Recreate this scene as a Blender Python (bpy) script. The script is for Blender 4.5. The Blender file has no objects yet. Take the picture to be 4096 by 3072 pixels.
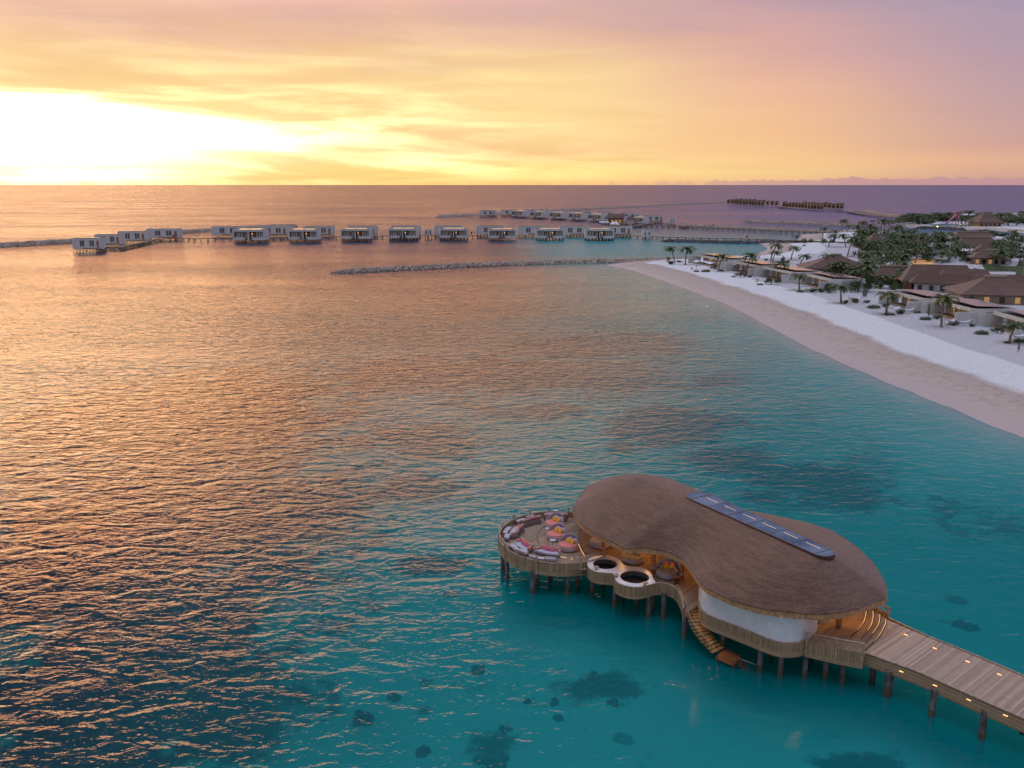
import bpy, bmesh, math, random
import numpy as np
from mathutils import Vector, Matrix, geometry
random.seed(7); rng = np.random.default_rng(7)
SC = bpy.context.scene
C = SC.collection
R = math.radians; PI = math.pi
H = 34.0; F = 3584.0; PIT = math.atan(807/3584)
CP, SP = math.cos(PIT), math.sin(PIT)

# ---------- survey helpers: the photograph's sight lines met with a known height give a place on the ground
def at(u, v, z=0.0):
    x = (u-2048)/F; y = (1536-v)/F
    d = (x, CP+y*SP, -SP+y*CP)
    t = (z-H)/d[2]
    return Vector((d[0]*t, d[1]*t, z))
def scr(p):
    z = p[2]-H
    fw = p[1]*CP-z*SP; up = p[1]*SP+z*CP
    return (2048+F*p[0]/fw, 1536-F*up/fw)
def z1(a, b): return (1950+a*.40687, 1850+b*.40687)
def z2(a, b): return (2250+a*.6329, 1850+b*.6329)
def z3(a, b): return (2700+a*.40687, 2200+b*.40687)
def z4(a, b): return (3200+a*.4655, 2300+b*.4655)
def b1(a, b): return (250+a*.40687, 830+b*.40687)
def b2(a, b): return (1050+a*.40687, 830+b*.40687)
def b3(a, b): return (1850+a*.40687, 780+b*.40687)
def b4(a, b): return (2500+a*.49729, 750+b*.49729)
def b5(a, b): return (2600+a*.36166, 900+b*.36166)
def b6(a, b): return (3300+a*.35986, 780+b*.35986)
def b7(a, b): return (3300+a*.35986, 1050+b*.35986)

def smooth(pts, n=6, closed=False):
    P = [Vector(p) for p in pts]; out = []
    m = len(P); rg = range(m if closed else m-1)
    for i in rg:
        if closed: p0, p1, p2, p3 = P[i-1], P[i], P[(i+1) % m], P[(i+2) % m]
        else: p0, p1, p2, p3 = P[max(i-1, 0)], P[i], P[i+1], P[min(i+2, m-1)]
        for k in range(n):
            t = k/n
            out.append(.5*((2*p1)+(p2-p0)*t+(2*p0-5*p1+4*p2-p3)*t*t+(3*p1-p0-3*p2+p3)*t**3))
    if not closed: out.append(P[-1].copy())
    return out
def resample(pts, step, closed=False):
    P = [Vector(p) for p in pts]
    if closed: P.append(P[0].copy())
    L = [0]
    for a, b in zip(P, P[1:]): L.append(L[-1]+(b-a).length)
    n = max(2, int(round(L[-1]/step))); out = []; j = 0
    for i in range(n+(0 if closed else 1)):
        s = L[-1]*i/n
        while j < len(P)-2 and L[j+1] < s: j += 1
        t = (s-L[j])/max(1e-9, L[j+1]-L[j])
        out.append(P[j].lerp(P[j+1], min(1, t)))
    return out

# ---------- mesh builder
class MB:
    def __init__(s): s.v = []; s.f = []; s.uv = []; s.hasuv = False
    def add(s, vs, fs, uvs=None):
        o = len(s.v); s.v += [tuple(p) for p in vs]
        for k, f in enumerate(fs):
            s.f.append(tuple(i+o for i in f))
            s.uv.append(uvs[k] if uvs else None)
        if uvs: s.hasuv = True
        return s
    def box(s, c, d, rz=0, rx=0, ry=0, taper=1):
        x, y, z = d[0]/2, d[1]/2, d[2]/2
        M = Matrix.Rotation(rz, 3, 'Z') @ Matrix.Rotation(ry, 3, 'Y') @ Matrix.Rotation(rx, 3, 'X')
        vs = [M @ Vector((sx*x*(taper if sz > 0 else 1), sy*y*(taper if sz > 0 else 1), sz*z))+Vector(c) for sz in (-1, 1) for sx, sy in ((-1, -1), (1, -1), (1, 1), (-1, 1))]
        return s.add(vs, [(0, 3, 2, 1), (4, 5, 6, 7), (0, 1, 5, 4), (1, 2, 6, 5), (2, 3, 7, 6), (3, 0, 4, 7)])
    def prism(s, poly, z0, z1, top=True, bottom=True, inset=0):
        n = len(poly)
        a = sum(poly[i][0]*poly[(i+1) % n][1]-poly[(i+1) % n][0]*poly[i][1] for i in range(n))
        if a < 0: poly = poly[::-1]
        vs = [(p[0], p[1], z0) for p in poly]+[(p[0], p[1], z1) for p in poly]
        fs = [(i, (i+1) % n, n+(i+1) % n, n+i) for i in range(n)]
        tri = geometry.tessellate_polygon([[Vector((p[0], p[1], 0)) for p in poly]])
        def up(t):
            A, B, D = (Vector((poly[i][0], poly[i][1])) for i in t)
            return t if (B-A).cross(D-A) > 0 else t[::-1]
        tri = [up(t) for t in tri]
        if top: fs += [tuple(i+n for i in t) for t in tri]
        if bottom: fs += [tuple(t[::-1]) for t in tri]
        return s.add(vs, fs)
    def tube(s, pts, r, n=6, caps=True, sq=1.0):
        P = [Vector(p) for p in pts]; m = len(P)
        rr = r if isinstance(r, (list, tuple)) else [r]*m
        vs = []; 
        for i, p in enumerate(P):
            t = (P[min(i+1, m-1)]-P[max(i-1, 0)]).normalized()
            a = Vector((0, 0, 1)).cross(t)
            if a.length < .1: a = Vector((1, 0, 0))
            a = (a-a.dot(t)*t).normalized(); b = t.cross(a)
            for k in range(n):
                th = 2*PI*(k+.5)/n
                vs.append(p+rr[i]*(math.cos(th)*a+math.sin(th)*b*sq))
        fs = [(i*n+k, i*n+(k+1) % n, (i+1)*n+(k+1) % n, (i+1)*n+k) for i in range(m-1) for k in range(n)]
        if caps: fs += [tuple(range(n))[::-1], tuple((m-1)*n+k for k in range(n))]
        return s.add(vs, fs)
    def lathe(s, prof, c=(0, 0, 0), n=24, sx=1, sy=1, close=True):
        vs = []; m = len(prof)
        for r, z in prof:
            for k in range(n):
                th = 2*PI*k/n; vs.append((c[0]+r*sx*math.cos(th), c[1]+r*sy*math.sin(th), c[2]+z))
        fs = [(i*n+k, i*n+(k+1) % n, (i+1)*n+(k+1) % n, (i+1)*n+k) for i in range(m-1) for k in range(n)]
        if close: fs += [tuple(range(n))[::-1], tuple((m-1)*n+k for k in range(n))]
        return s.add(vs, fs)
    def strip(s, path, z0, z1, th=0.0, closed=False):
        """vertical wall along a path, uv = metres"""
        P = [Vector((p[0], p[1])) for p in path]
        if closed: P.append(P[0].copy())
        m = len(P); L = [0]
        for a, b in zip(P, P[1:]): L.append(L[-1]+(b-a).length)
        def off(i, d):
            if closed and i in (0, m-1): t = (P[1]-P[m-2])
            else: t = P[min(i+1, m-1)]-P[max(i-1, 0)]
            t.normalize(); return P[i]+Vector((-t.y, t.x))*d
        Z0 = z0 if isinstance(z0, list) else [z0]*m; Z1 = z1 if isinstance(z1, list) else [z1]*m
        A = [off(i, th/2) for i in range(m)]; B = [off(i, -th/2) for i in range(m)]
        vs = []
        for i in range(m): vs += [(A[i].x, A[i].y, Z0[i]), (A[i].x, A[i].y, Z1[i]), (B[i].x, B[i].y, Z0[i]), (B[i].x, B[i].y, Z1[i])]
        fs = []; uv = []
        for i in range(m-1):
            o = 4*i; q = o+4; u0, u1 = L[i], L[i+1]
            fs.append((q, o, o+1, q+1)); uv.append([(u1, Z0[i+1]), (u0, Z0[i]), (u0, Z1[i]), (u1, Z1[i+1])])
            if th:
                fs.append((o+2, q+2, q+3, o+3)); uv.append([(u0, Z0[i]), (u1, Z0[i+1]), (u1, Z1[i+1]), (u0, Z1[i])])
                fs.append((o+1, o+3, q+3, q+1)); uv.append([(u0, 0), (u0, .1), (u1, .1), (u1, 0)])
                fs.append((q, q+2, o+2, o)); uv.append([(u1, 0), (u1, .1), (u0, .1), (u0, 0)])
        if th and not closed:
            e = 4*(m-1)
            fs += [(0, 2, 3, 1), (e+1, e+3, e+2, e)]; uv += [[(0, 0), (0, 0), (0, 1), (0, 1)]]*2
        return s.add(vs, fs, uv)
    def build(s, name, mat, parent=None, off=None, sm=False, link=True):
        me = bpy.data.meshes.new(name)
        vs = s.v
        if off is not None: vs = [(a-off[0], b-off[1], c-off[2]) for a, b, c in vs]
        me.from_pydata(vs, [], s.f); me.materials.append(mat)
        if s.hasuv:
            ul = me.uv_layers.new(name='UVMap'); k = 0
            for i, f in enumerate(s.f):
                for j in range(len(f)):
                    ul.data[k].uv = s.uv[i][j] if s.uv[i] else (0, 0); k += 1
        me.validate(); 
        if sm:
            me.shade_smooth() if hasattr(me, 'shade_smooth') else [setattr(p, 'use_smooth', True) for p in me.polygons]
            try: me.set_sharp_from_angle(angle=R(40))
            except Exception: pass
        o = bpy.data.objects.new(name, me); C.objects.link(o)
        if parent is not None: o.parent = parent
        return o
def empty(name, loc=(0, 0, 0), rz=0):
    o = bpy.data.objects.new(name, None); C.objects.link(o); o.location = loc; o.rotation_euler = (0, 0, rz)
    o.empty_display_size = .3; return o
def tag(o, label=None, cat=None, group=None, kind=None):
    if label: o['label'] = label
    if cat: o['category'] = cat
    if group: o['group'] = group
    if kind: o['kind'] = kind
    return o
def copy_tree(o, parent=None):
    c = o.copy(); C.objects.link(c)
    if parent is not None: c.parent = parent
    for ch in list(KIDS(o)): copy_tree(ch, c)
    return c
def KIDS(o): return [x for x in bpy.data.objects if x.parent == o] if False else list(o.children)
ALLTH = []
def put(proto, loc, rz=0, label=None, s=1, first=[None], group=None):
    """the first use of a prototype is the prototype itself, later ones are copies"""
    if not proto.get('_used'): proto['_used'] = 1; o = proto
    else: o = copy_tree(proto)
    o.location = loc; o.rotation_euler = (0, 0, rz); o.scale = (s, s, s) if not isinstance(s, tuple) else s
    if label: o['label'] = label
    if group: o['group'] = group
    ALLTH.append(o)
    return o

# ---------- materials
def lin(c): return tuple(((x/255)/12.92 if x/255 <= .04045 else ((x/255+.055)/1.055)**2.4) for x in c)
class NT:
    def __init__(s, m): s.t = m.node_tree; s.n = s.t.nodes; s.l = s.t.links
    def new(s, typ, **k):
        n = s.n.new(typ)
        for a, b in k.items():
            if a.startswith('i_'):
                key = a[2:].replace('_', ' ')
                n.inputs[key].default_value = b
            else: setattr(n, a, b)
        return n
    def link(s, a, b): s.l.new(a, b)
    def math(s, op, a, b=None, c=None, clamp=False):
        n = s.n.new('ShaderNodeMath'); n.operation = op; n.use_clamp = clamp
        for i, x in enumerate((a, b, c)):
            if x is None: continue
            if isinstance(x, (int, float)): n.inputs[i].default_value = x
            else: s.l.new(x, n.inputs[i])
        return n.outputs[0]
    def mix(s, f, a, b, typ='MIX'):
        n = s.n.new('ShaderNodeMix'); n.data_type = 'RGBA'; n.blend_type = typ
        for x, i in ((f, 0), (a, 6), (b, 7)):
            if isinstance(x, (int, float)): n.inputs[i].default_value = x
            elif isinstance(x, (tuple, list)): n.inputs[i].default_value = (*x[:3], 1)
            else: s.l.new(x, n.inputs[i])
        return n.outputs[2]
    def rng(s, x, a, b, c=0, d=1, sm=True):
        n = s.n.new('ShaderNodeMapRange'); n.interpolation_type = 'SMOOTHSTEP' if sm else 'LINEAR'
        s.l.new(x, n.inputs[0])
        for i, q in enumerate((a, b, c, d)): n.inputs[i+1].default_value = q
        return n.outputs[0]
    def noise(s, vec, scale, detail=3, rough=.5, dist=0, out=0):
        n = s.n.new('ShaderNodeTexNoise'); n.inputs['Scale'].default_value = scale; n.inputs['Detail'].default_value = detail
        n.inputs['Roughness'].default_value = rough; n.inputs['Distortion'].default_value = dist
        if vec is not None: s.l.new(vec, n.inputs['Vector'])
        return n.outputs[out]
    def mapping(s, vec, rot=(0, 0, 0), scale=(1, 1, 1), loc=(0, 0, 0)):
        n = s.n.new('ShaderNodeMapping'); s.l.new(vec, n.inputs[0])
        n.inputs[1].default_value = loc; n.inputs[2].default_value = rot; n.inputs[3].default_value = scale
        return n.outputs[0]
    def ramp(s, x, stops):
        n = s.n.new('ShaderNodeValToRGB'); s.l.new(x, n.inputs[0]); e = n.color_ramp.elements
        while len(e) < len(stops): e.new(.5)
        for i, (p, c) in enumerate(stops): e[i].position = p; e[i].color = (*c[:3], 1)
        return n.outputs[0]
def newmat(name):
    m = bpy.data.materials.new(name); m.use_nodes = True; nt = NT(m)
    return m, nt, nt.n['Principled BSDF']
def mat(name, col, rough=.7, var=.18, scale=3.0, bump=.0, bscale=30, metal=0, spec=.3, stretch=(1, 1, 1), coord='Object', col2=None, emit=None, es=0):
    m, nt, b = newmat(name)
    tc = nt.new('ShaderNodeTexCoord').outputs[coord]
    vec = nt.mapping(tc, scale=stretch)
    n = nt.noise(vec, scale, 4, .6)
    c2 = col2 or tuple(max(0, c*(1-var*1.4)) for c in col); c1 = tuple(min(1, c*(1+var)) for c in col) if not col2 else col
    nt.link(nt.mix(nt.rng(n, .3, .7), c2, c1), b.inputs['Base Color'])
    b.inputs['Roughness'].default_value = rough; b.inputs['Metallic'].default_value = metal
    b.inputs['Specular IOR Level'].default_value = spec
    if bump:
        bn = nt.new('ShaderNodeBump'); bn.inputs['Strength'].default_value = bump; bn.inputs['Distance'].default_value = .05
        nt.link(nt.noise(vec, bscale, 3, .6), bn.inputs['Height']); nt.link(bn.outputs[0], b.inputs['Normal'])
    if emit:
        b.inputs['Emission Color'].default_value = (*emit, 1); b.inputs['Emission Strength'].default_value = es
    return m
def planks(name, col, pitch, ang=0, coord='Object', rough=.75, gap=.1, var=.35, use_v=False, dark=.35):
    """boards: thin dark joints across the coordinate, each board its own tone"""
    m, nt, b = newmat(name)
    tc = nt.new('ShaderNodeTexCoord').outputs[coord]
    vec = nt.mapping(tc, rot=(0, 0, ang))
    sp = nt.new('ShaderNodeSeparateXYZ'); nt.link(vec, sp.inputs[0])
    x = sp.outputs[1 if use_v else 0]; y = sp.outputs[0 if use_v else 1]
    q = nt.math('DIVIDE', x, pitch); fl = nt.math('FLOOR', q); fr = nt.math('FRACT', q)
    wn = nt.new('ShaderNodeTexWhiteNoise', noise_dimensions='1D'); nt.link(fl, wn.inputs['W'])
    grain = nt.noise(nt.mapping(vec, scale=(1, 1, 1)), 2.2, 5, .65)
    tone = nt.math('ADD', nt.math('MULTIPLY', wn.outputs['Value'], .55), nt.math('MULTIPLY', grain, .6))
    c = nt.mix(nt.rng(tone, .15, .95, sm=False), tuple(k*(1-var) for k in col), tuple(min(1, k*(1+var)) for k in col))
    edge = nt.math('LESS_THAN', nt.math('ABSOLUTE', nt.math('SUBTRACT', fr, .5)), .5-gap/2)
    c = nt.mix(edge, tuple(k*dark for k in col), c)
    nt.link(c, b.inputs['Base Color']); b.inputs['Roughness'].default_value = rough
    b.inputs['Specular IOR Level'].default_value = .25
    bn = nt.new('ShaderNodeBump'); bn.inputs['Strength'].default_value = .35; bn.inputs['Distance'].default_value = .03
    nt.link(edge, bn.inputs['Height']); nt.link(bn.outputs[0], b.inputs['Normal'])
    return m

M = {}
M['skirt'] = planks('weathered batten wood', (.33, .225, .125), .11, coord='UV', gap=.22, dark=.3)
M['boards'] = planks('weathered horizontal boards', (.34, .23, .135), .13, coord='UV', use_v=True, gap=.16, dark=.3)
M['deck'] = planks('weathered deck boards', (.27, .19, .125), .145, ang=R(38), gap=.12, dark=.4)
M['walk'] = planks('walkway boards', (.30, .25, .225), .15, ang=0, gap=.11, dark=.4)
M['rail'] = mat('weathered rail wood', (.36, .26, .19), .7, .25, 4, stretch=(1, 1, 1))
M['warmwood'] = mat('oiled brown wood', (.34, .15, .05), .45, .3, 6, stretch=(1, 1, .15))
M['stairwood'] = planks('golden stair boards', (.36, .2, .07), .28, gap=.05)
M['fascia'] = mat('roof fascia wood', (.44, .24, .11), .6, .3, 5)
M['pile'] = mat('weathered concrete pile', (.12, .105, .11), .8, .4, 2.5, bump=.4, bscale=12, stretch=(1, 1, .5))
M['thinpile'] = mat('dark jetty timber pile', (.10, .075, .05), .8, .3, 3)
M['white'] = mat('white render', (.66, .65, .66), .8, .05, 1.5)
M['villawhite'] = mat('white villa render', (.60, .57, .545), .75, .05, .4)
M['beachwhite'] = mat('pale villa render', (.56, .55, .52), .8, .08, .6)
M['poolwhite'] = mat('polished white terrazzo', (.6, .58, .57), .3, .06, 5)
M['darkframe'] = mat('dark roof deck', (.05, .045, .05), .6, .2, 2)
M['jetty'] = planks('jetty boards', (.24, .17, .115), .6, gap=.1)
M['curtain'] = mat('pale curtain cloth', (.62, .59, .52), .9, .15, 2, stretch=(3, 3, .1))
M['glassdark'] = mat('dark window glass', (.02, .022, .025), .08, .1, 1, spec=.6)
M['doorwood'] = mat('orange wooden door', (.35, .13, .04), .5, .2, 3)
M['grey_cushion'] = mat('light grey outdoor cloth', (.42, .39, .42), .9, .08, 8, bump=.15, bscale=40)
M['coral_cushion'] = mat('coral pink cloth', (.62, .2, .17), .85, .1, 8)
M['pink_cushion'] = mat('magenta checked cloth', (.55, .14, .25), .85, .35, 30)
M['beige_cushion'] = mat('beige cloth', (.36, .3, .22), .9, .1, 8)
M['yellow_cushion'] = mat('mustard yellow cloth', (.72, .36, .03), .85, .08, 8)
M['lilac_cushion'] = mat('pale lilac cloth', (.55, .42, .52), .85, .08, 8)
M['rope'] = mat('woven grey rope', (.22, .17, .17), .85, .4, 25, bump=.6, bscale=40)
M['wicker'] = mat('pale woven wicker', (.42, .37, .40), .85, .3, 30, bump=.5, bscale=50)
M['table'] = mat('pale table top', (.5, .48, .52), .35, .05, 5)
M['metal'] = mat('grey metal', (.25, .25, .27), .35, .1, 5, metal=.6)
M['darkwater'] = mat('dark plunge opening', (.006, .012, .014), .06, .1, 3, spec=.5)
M['led'] = mat('warm led', (.9, .6, .3), .5, 0, 1, emit=(1, .55, .17), es=1.5)
M['lamp'] = mat('warm lamp glass', (.9, .6, .3), .5, 0, 1, emit=(1, .42, .1), es=2.4)
M['glow'] = mat('warm lit room and paving glow', (.6, .35, .15), .6, 0, 1, emit=(1, .55, .2), es=.24)
M['trunk'] = mat('palm trunk bark', (.20, .155, .12), .9, .35, 3, bump=.4, bscale=10, stretch=(1, 1, 3))
M['frond'] = mat('palm frond leaf', (.11, .145, .05), .55, .5, .5, col2=(.055, .075, .028))
M['frond_yellow'] = mat('yellowing palm frond leaf', (.15, .13, .025), .55, .4, .5, col2=(.05, .07, .018))
M['leaf'] = mat('dark shrub leaf', (.075, .115, .035), .6, .5, 1.2, col2=(.034, .058, .02))
M['leaf_light'] = mat('fresh shrub leaf', (.09, .13, .03), .6, .5, 1.2, col2=(.04, .07, .018))
M['twig'] = mat('bare twig', (.16, .13, .1), .9, .2, 3)
M['grass'] = mat('lawn grass', (.05, .075, .02), .9, .4, .6)
M['canvas'] = mat('white canvas', (.66, .66, .7), .8, .05, 2)
M['poolwater'] = mat('turquoise pool water', (.05, .27, .30), .12, .12, .8, spec=.5, bump=.2, bscale=3)
M['path'] = mat('pale paving', (.42, .40, .38), .8, .15, 1)
M['red'] = mat('red painted box', (.42, .025, .02), .5, .1, 3)
M['pinkslide'] = mat('pink slide', (.55, .2, .3), .5, .1, 2)
M['brownvilla'] = mat('brown timber wall', (.33, .22, .13), .8, .3, .5, bump=.2, bscale=3, stretch=(1, 1, .3))
M['brownroof'] = mat('dark shingle roof', (.18, .15, .13), .9, .25, .4)
M['tanwall'] = mat('tan plaster wall', (.33, .25, .18), .85, .12, .8)
M['greensign'] = mat('dark green panel', (.02, .07, .06), .5, .1, 2)

def thatch(name, a, b, useuv=False, sc=1.0):
    m, nt, p = newmat(name)
    tc = nt.new('ShaderNodeTexCoord')
    ob = tc.outputs['Object']
    fine = nt.noise(nt.mapping(ob, scale=(1, 1, 1)), 9*sc, 5, .75)
    big = nt.noise(ob, .35*sc, 3, .55)
    if useuv:
        uv = tc.outputs['UV']
        wob = nt.noise(nt.mapping(uv, scale=(.45, 2.2, 1)), 1.0, 4, .6)
        tuft = nt.noise(nt.mapping(uv, scale=(1.6, 4.0, 1)), 1.2, 4, .7)
        fine2 = nt.noise(nt.mapping(uv, scale=(9, 3, 1)), 2.2, 3, .8)
        h = nt.math('ADD', nt.math('ADD', nt.math('MULTIPLY', wob, .45), nt.math('MULTIPLY', tuft, .5)), nt.math('ADD', nt.math('MULTIPLY', fine, .55), nt.math('MULTIPLY', fine2, .45)))
        t = nt.rng(h, .78, 1.16, sm=False)
    else:
        rows = nt.noise(nt.mapping(ob, scale=(.6, .6, 5)), 1.5, 3, .6)
        h = nt.math('ADD', nt.math('MULTIPLY', fine, .7), nt.math('MULTIPLY', rows, .6)); t = nt.rng(h, .4, .85, sm=False)
    c = nt.mix(t, a, b)
    c = nt.mix(nt.rng(big, .3, .7), nt.mix(1.0, c, (.84, .82, .83), 'MULTIPLY'), c)
    nt.link(c, p.inputs['Base Color']); p.inputs['Roughness'].default_value = .8; p.inputs['Specular IOR Level'].default_value = .2
    p.inputs['Sheen Weight'].default_value = .5; p.inputs['Sheen Roughness'].default_value = .4
    p.inputs['Sheen Tint'].default_value = (1, .8, .7, 1)
    bn = nt.new('ShaderNodeBump'); bn.inputs['Strength'].default_value = 1.0; bn.inputs['Distance'].default_value = .12
    nt.link(h, bn.inputs['Height']); nt.link(bn.outputs[0], p.inputs['Normal'])
    return m
M['thatch'] = thatch('grey brown thatch', (.05, .024, .015), (.235, .125, .078), True)
M['thatchfar'] = thatch('brown shingle thatch', (.065, .036, .026), (.16, .095, .07), False, .5)

# solar panels: dark glass with cell lines
def solar():
    m, nt, b = newmat('solar panel glass')
    tc = nt.new('ShaderNodeTexCoord').outputs['Object']
    sp = nt.new('ShaderNodeSeparateXYZ'); nt.link(tc, sp.inputs[0])
    e = None
    for k, pitch in ((0, 1.0), (1, 1.7)):
        fr = nt.math('FRACT', nt.math('DIVIDE', sp.outputs[k], pitch))
        q = nt.math('LESS_THAN', fr, .07); e = q if e is None else nt.math('MAXIMUM', e, q)
    nt.link(nt.mix(e, (.05, .025, .025), (.16, .12, .11)), b.inputs['Base Color'])
    b.inputs['Roughness'].default_value = .22; b.inputs['Specular IOR Level'].default_value = .75
    b.inputs['Coat Weight'].default_value = .4
    return m
M['solar'] = solar()

def rockmat(name, a, b_, sc):
    m, nt, b = newmat(name)
    tc = nt.new('ShaderNodeTexCoord').outputs['Object']
    vo = nt.new('ShaderNodeTexVoronoi'); vo.inputs['Scale'].default_value = sc; nt.link(tc, vo.inputs['Vector'])
    ve = nt.new('ShaderNodeTexVoronoi', feature='DISTANCE_TO_EDGE'); ve.inputs['Scale'].default_value = sc; nt.link(tc, ve.inputs['Vector'])
    sp = nt.new('ShaderNodeSeparateXYZ'); nt.link(vo.outputs['Color'], sp.inputs[0])
    c = nt.mix(sp.outputs[0], a, b_)
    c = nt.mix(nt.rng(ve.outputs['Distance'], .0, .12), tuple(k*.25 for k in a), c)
    nt.link(c, b.inputs['Base Color']); b.inputs['Roughness'].default_value = .9
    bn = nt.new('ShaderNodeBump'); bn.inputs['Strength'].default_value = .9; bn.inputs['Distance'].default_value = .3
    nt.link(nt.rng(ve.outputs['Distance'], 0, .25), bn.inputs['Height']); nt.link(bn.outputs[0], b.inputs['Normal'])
    return m
M['rock'] = rockmat('tan rubble rock', (.30, .22, .165), (.50, .38, .29), .9)
M['rockdark'] = rockmat('dark grey rubble rock', (.06, .055, .06), (.14, .12, .12), .9)
M['coral'] = rockmat('dark reef coral', (.035, .05, .045), (.11, .11, .09), 2.5)
# ================= camera
cam = bpy.data.cameras.new('camera'); co = bpy.data.objects.new('camera', cam); C.objects.link(co)
co.location = (0, 0, H); co.rotation_euler = (PI/2-PIT, 0, 0)
cam.sensor_width = 36; cam.lens = F/4096*36; cam.clip_end = 60000; cam.clip_start = .5
SC.camera = co
SC.view_settings.view_transform = 'Standard'; SC.view_settings.look = 'None'; SC.view_settings.exposure = 0; SC.view_settings.gamma = 1
SUN_AZ, SUN_EL = R(-25), R(3.5)
# ================= world
w = bpy.data.worlds.new('World'); SC.world = w; w.use_nodes = True
nt = NT(w); bg = nt.n['Background']
tc = nt.new('ShaderNodeTexCoord').outputs['Generated']
nrm = nt.new('ShaderNodeVectorMath', operation='NORMALIZE'); nt.link(tc, nrm.inputs[0])
sp = nt.new('ShaderNodeSeparateXYZ'); nt.link(nrm.outputs[0], sp.inputs[0])
az = nt.math('MULTIPLY', nt.math('ARCTAN2', sp.outputs[0], sp.outputs[1]), 180/PI)
el = nt.math('MAXIMUM', nt.math('MULTIPLY', nt.math('ARCSINE', sp.outputs[2]), 180/PI), 0.0)
# cirrus streaks bend the lookup a little
cv = nt.new('ShaderNodeCombineXYZ'); nt.link(nt.math('MULTIPLY', az, 1/14), cv.inputs[0])
nt.link(nt.math('ADD', nt.math('MULTIPLY', el, 1/1.5), nt.math('MULTIPLY', az, .012)), cv.inputs[1])
n1 = nt.noise(cv.outputs[0], 1.0, 5, .55, .35)
cv2 = nt.new('ShaderNodeCombineXYZ'); nt.link(nt.math('MULTIPLY', az, 1/22), cv2.inputs[0]); nt.link(nt.math('MULTIPLY', el, 1/4.2), cv2.inputs[1])
n2 = nt.noise(cv2.outputs[0], 1.3, 4, .55, .5)
fac = nt.math('SQRT', nt.math('DIVIDE', nt.math('MAXIMUM', nt.math('ADD', el, nt.math('MULTIPLY', nt.math('SUBTRACT', n2, .5), nt.rng(el, 1, 8, 0, 5))), 0), 90))
E = lambda deg: math.sqrt(deg/90)
def rp(st): return nt.ramp(fac, [(E(e), lin(c)) for e, c in st])
Lf = rp([(0, (250, 208, 128)), (.8, (252, 220, 140)), (4, (254, 222, 140)), (6.5, (252, 208, 145)), (8.5, (238, 188, 150)), (10.5, (224, 174, 160)), (14, (230, 155, 118)), (19, (135, 98, 115)), (28, (56, 70, 108)), (46, (95, 108, 142)), (60, (165, 170, 196)), (90, (200, 202, 218))])
Cf = rp([(0, (250, 196, 122)), (.7, (254, 222, 140)), (1.8, (250, 205, 146)), (4, (253, 219, 145)), (6.3, (252, 216, 147)), (8.4, (232, 185, 150)), (10.5, (210, 168, 162)), (14, (200, 140, 130)), (19, (112, 92, 122)), (28, (50, 68, 106)), (90, (185, 190, 225))])
Rf = rp([(0, (236, 184, 148)), (.6, (248, 208, 145)), (1.9, (246, 192, 145)), (4, (242, 186, 146)), (6.3, (228, 172, 150)), (8.4, (208, 160, 156)), (10.5, (184, 150, 162)), (14, (140, 118, 150)), (19, (66, 80, 130)), (28, (50, 70, 110)), (46, (95, 108, 142)), (60, (165, 170, 196)), (90, (200, 202, 218))])
Qf = rp([(0, (196, 150, 152)), (1.2, (226, 176, 150)), (2.2, (204, 158, 156)), (4, (190, 152, 160)), (6.3, (180, 148, 163)), (8.4, (170, 145, 165)), (10.5, (158, 142, 168)), (14, (98, 108, 160)), (20, (56, 80, 138)), (30, (52, 76, 118)), (46, (95, 108, 142)), (60, (165, 170, 196)), (90, (200, 202, 218))])
Bf = rp([(0, (172, 168, 186)), (8, (176, 170, 188)), (20, (172, 170, 192)), (46, (110, 118, 150)), (60, (165, 170, 196)), (90, (200, 202, 218))])
aaz = nt.math('ABSOLUTE', az)
sky = nt.mix(nt.rng(az, -18, -2), Lf, Cf)
sky = nt.mix(nt.rng(az, 0, 17), sky, Rf)
sky = nt.mix(nt.rng(az, 14, 30), sky, Qf)
sky = nt.mix(nt.rng(az, 32, 75), sky, Bf)
sky = nt.mix(nt.rng(az, -60, -110), sky, Bf)
# thin streaky cloud: a little darker and pinker where dense, brighter in the gaps
low = nt.math('MULTIPLY', nt.rng(el, 14, 6), nt.rng(aaz, 75, 32))
stk = nt.math('MULTIPLY', nt.rng(n1, .46, .68), low)
sky = nt.mix(nt.math('MULTIPLY', stk, nt.rng(az, 18, -8, .15, .5)), sky, nt.mix(1.0, sky, (.97, .83, .75), 'MULTIPLY'))
gap = nt.math('MULTIPLY', nt.math('MULTIPLY', nt.rng(n1, .52, .34), low), nt.rng(az, 14, -12, .03, 1))
# glow round the sun behind the cloud, plus unseen glows added for the water
def gauss(a0, e0, wa, we):
    q = nt.math('ADD', nt.math('POWER', nt.math('ABSOLUTE', nt.math('DIVIDE', nt.math('SUBTRACT', az, a0), wa)), 2), nt.math('POWER', nt.math('ABSOLUTE', nt.math('DIVIDE', nt.math('SUBTRACT', el, e0), we)), 2))
    return nt.math('EXPONENT', nt.math('MULTIPLY', q, -1))
streak = nt.rng(n1, .60, .36, .0, 1.35)
g1 = nt.math('MULTIPLY', nt.math('MULTIPLY', gauss(-27, 2.2, 10, 1.45), 2.3), nt.rng(n1, .62, .42, .35, 1.05))
def gauss4(a0, e0, wa, we):
    q = nt.math('ADD', nt.math('POWER', nt.math('ABSOLUTE', nt.math('DIVIDE', nt.math('SUBTRACT', az, a0), wa)), 2), nt.math('POWER', nt.math('ABSOLUTE', nt.math('DIVIDE', nt.math('SUBTRACT', el, e0), we)), 2))
    return nt.math('EXPONENT', nt.math('MULTIPLY', nt.math('MULTIPLY', q, q), -1))
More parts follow.
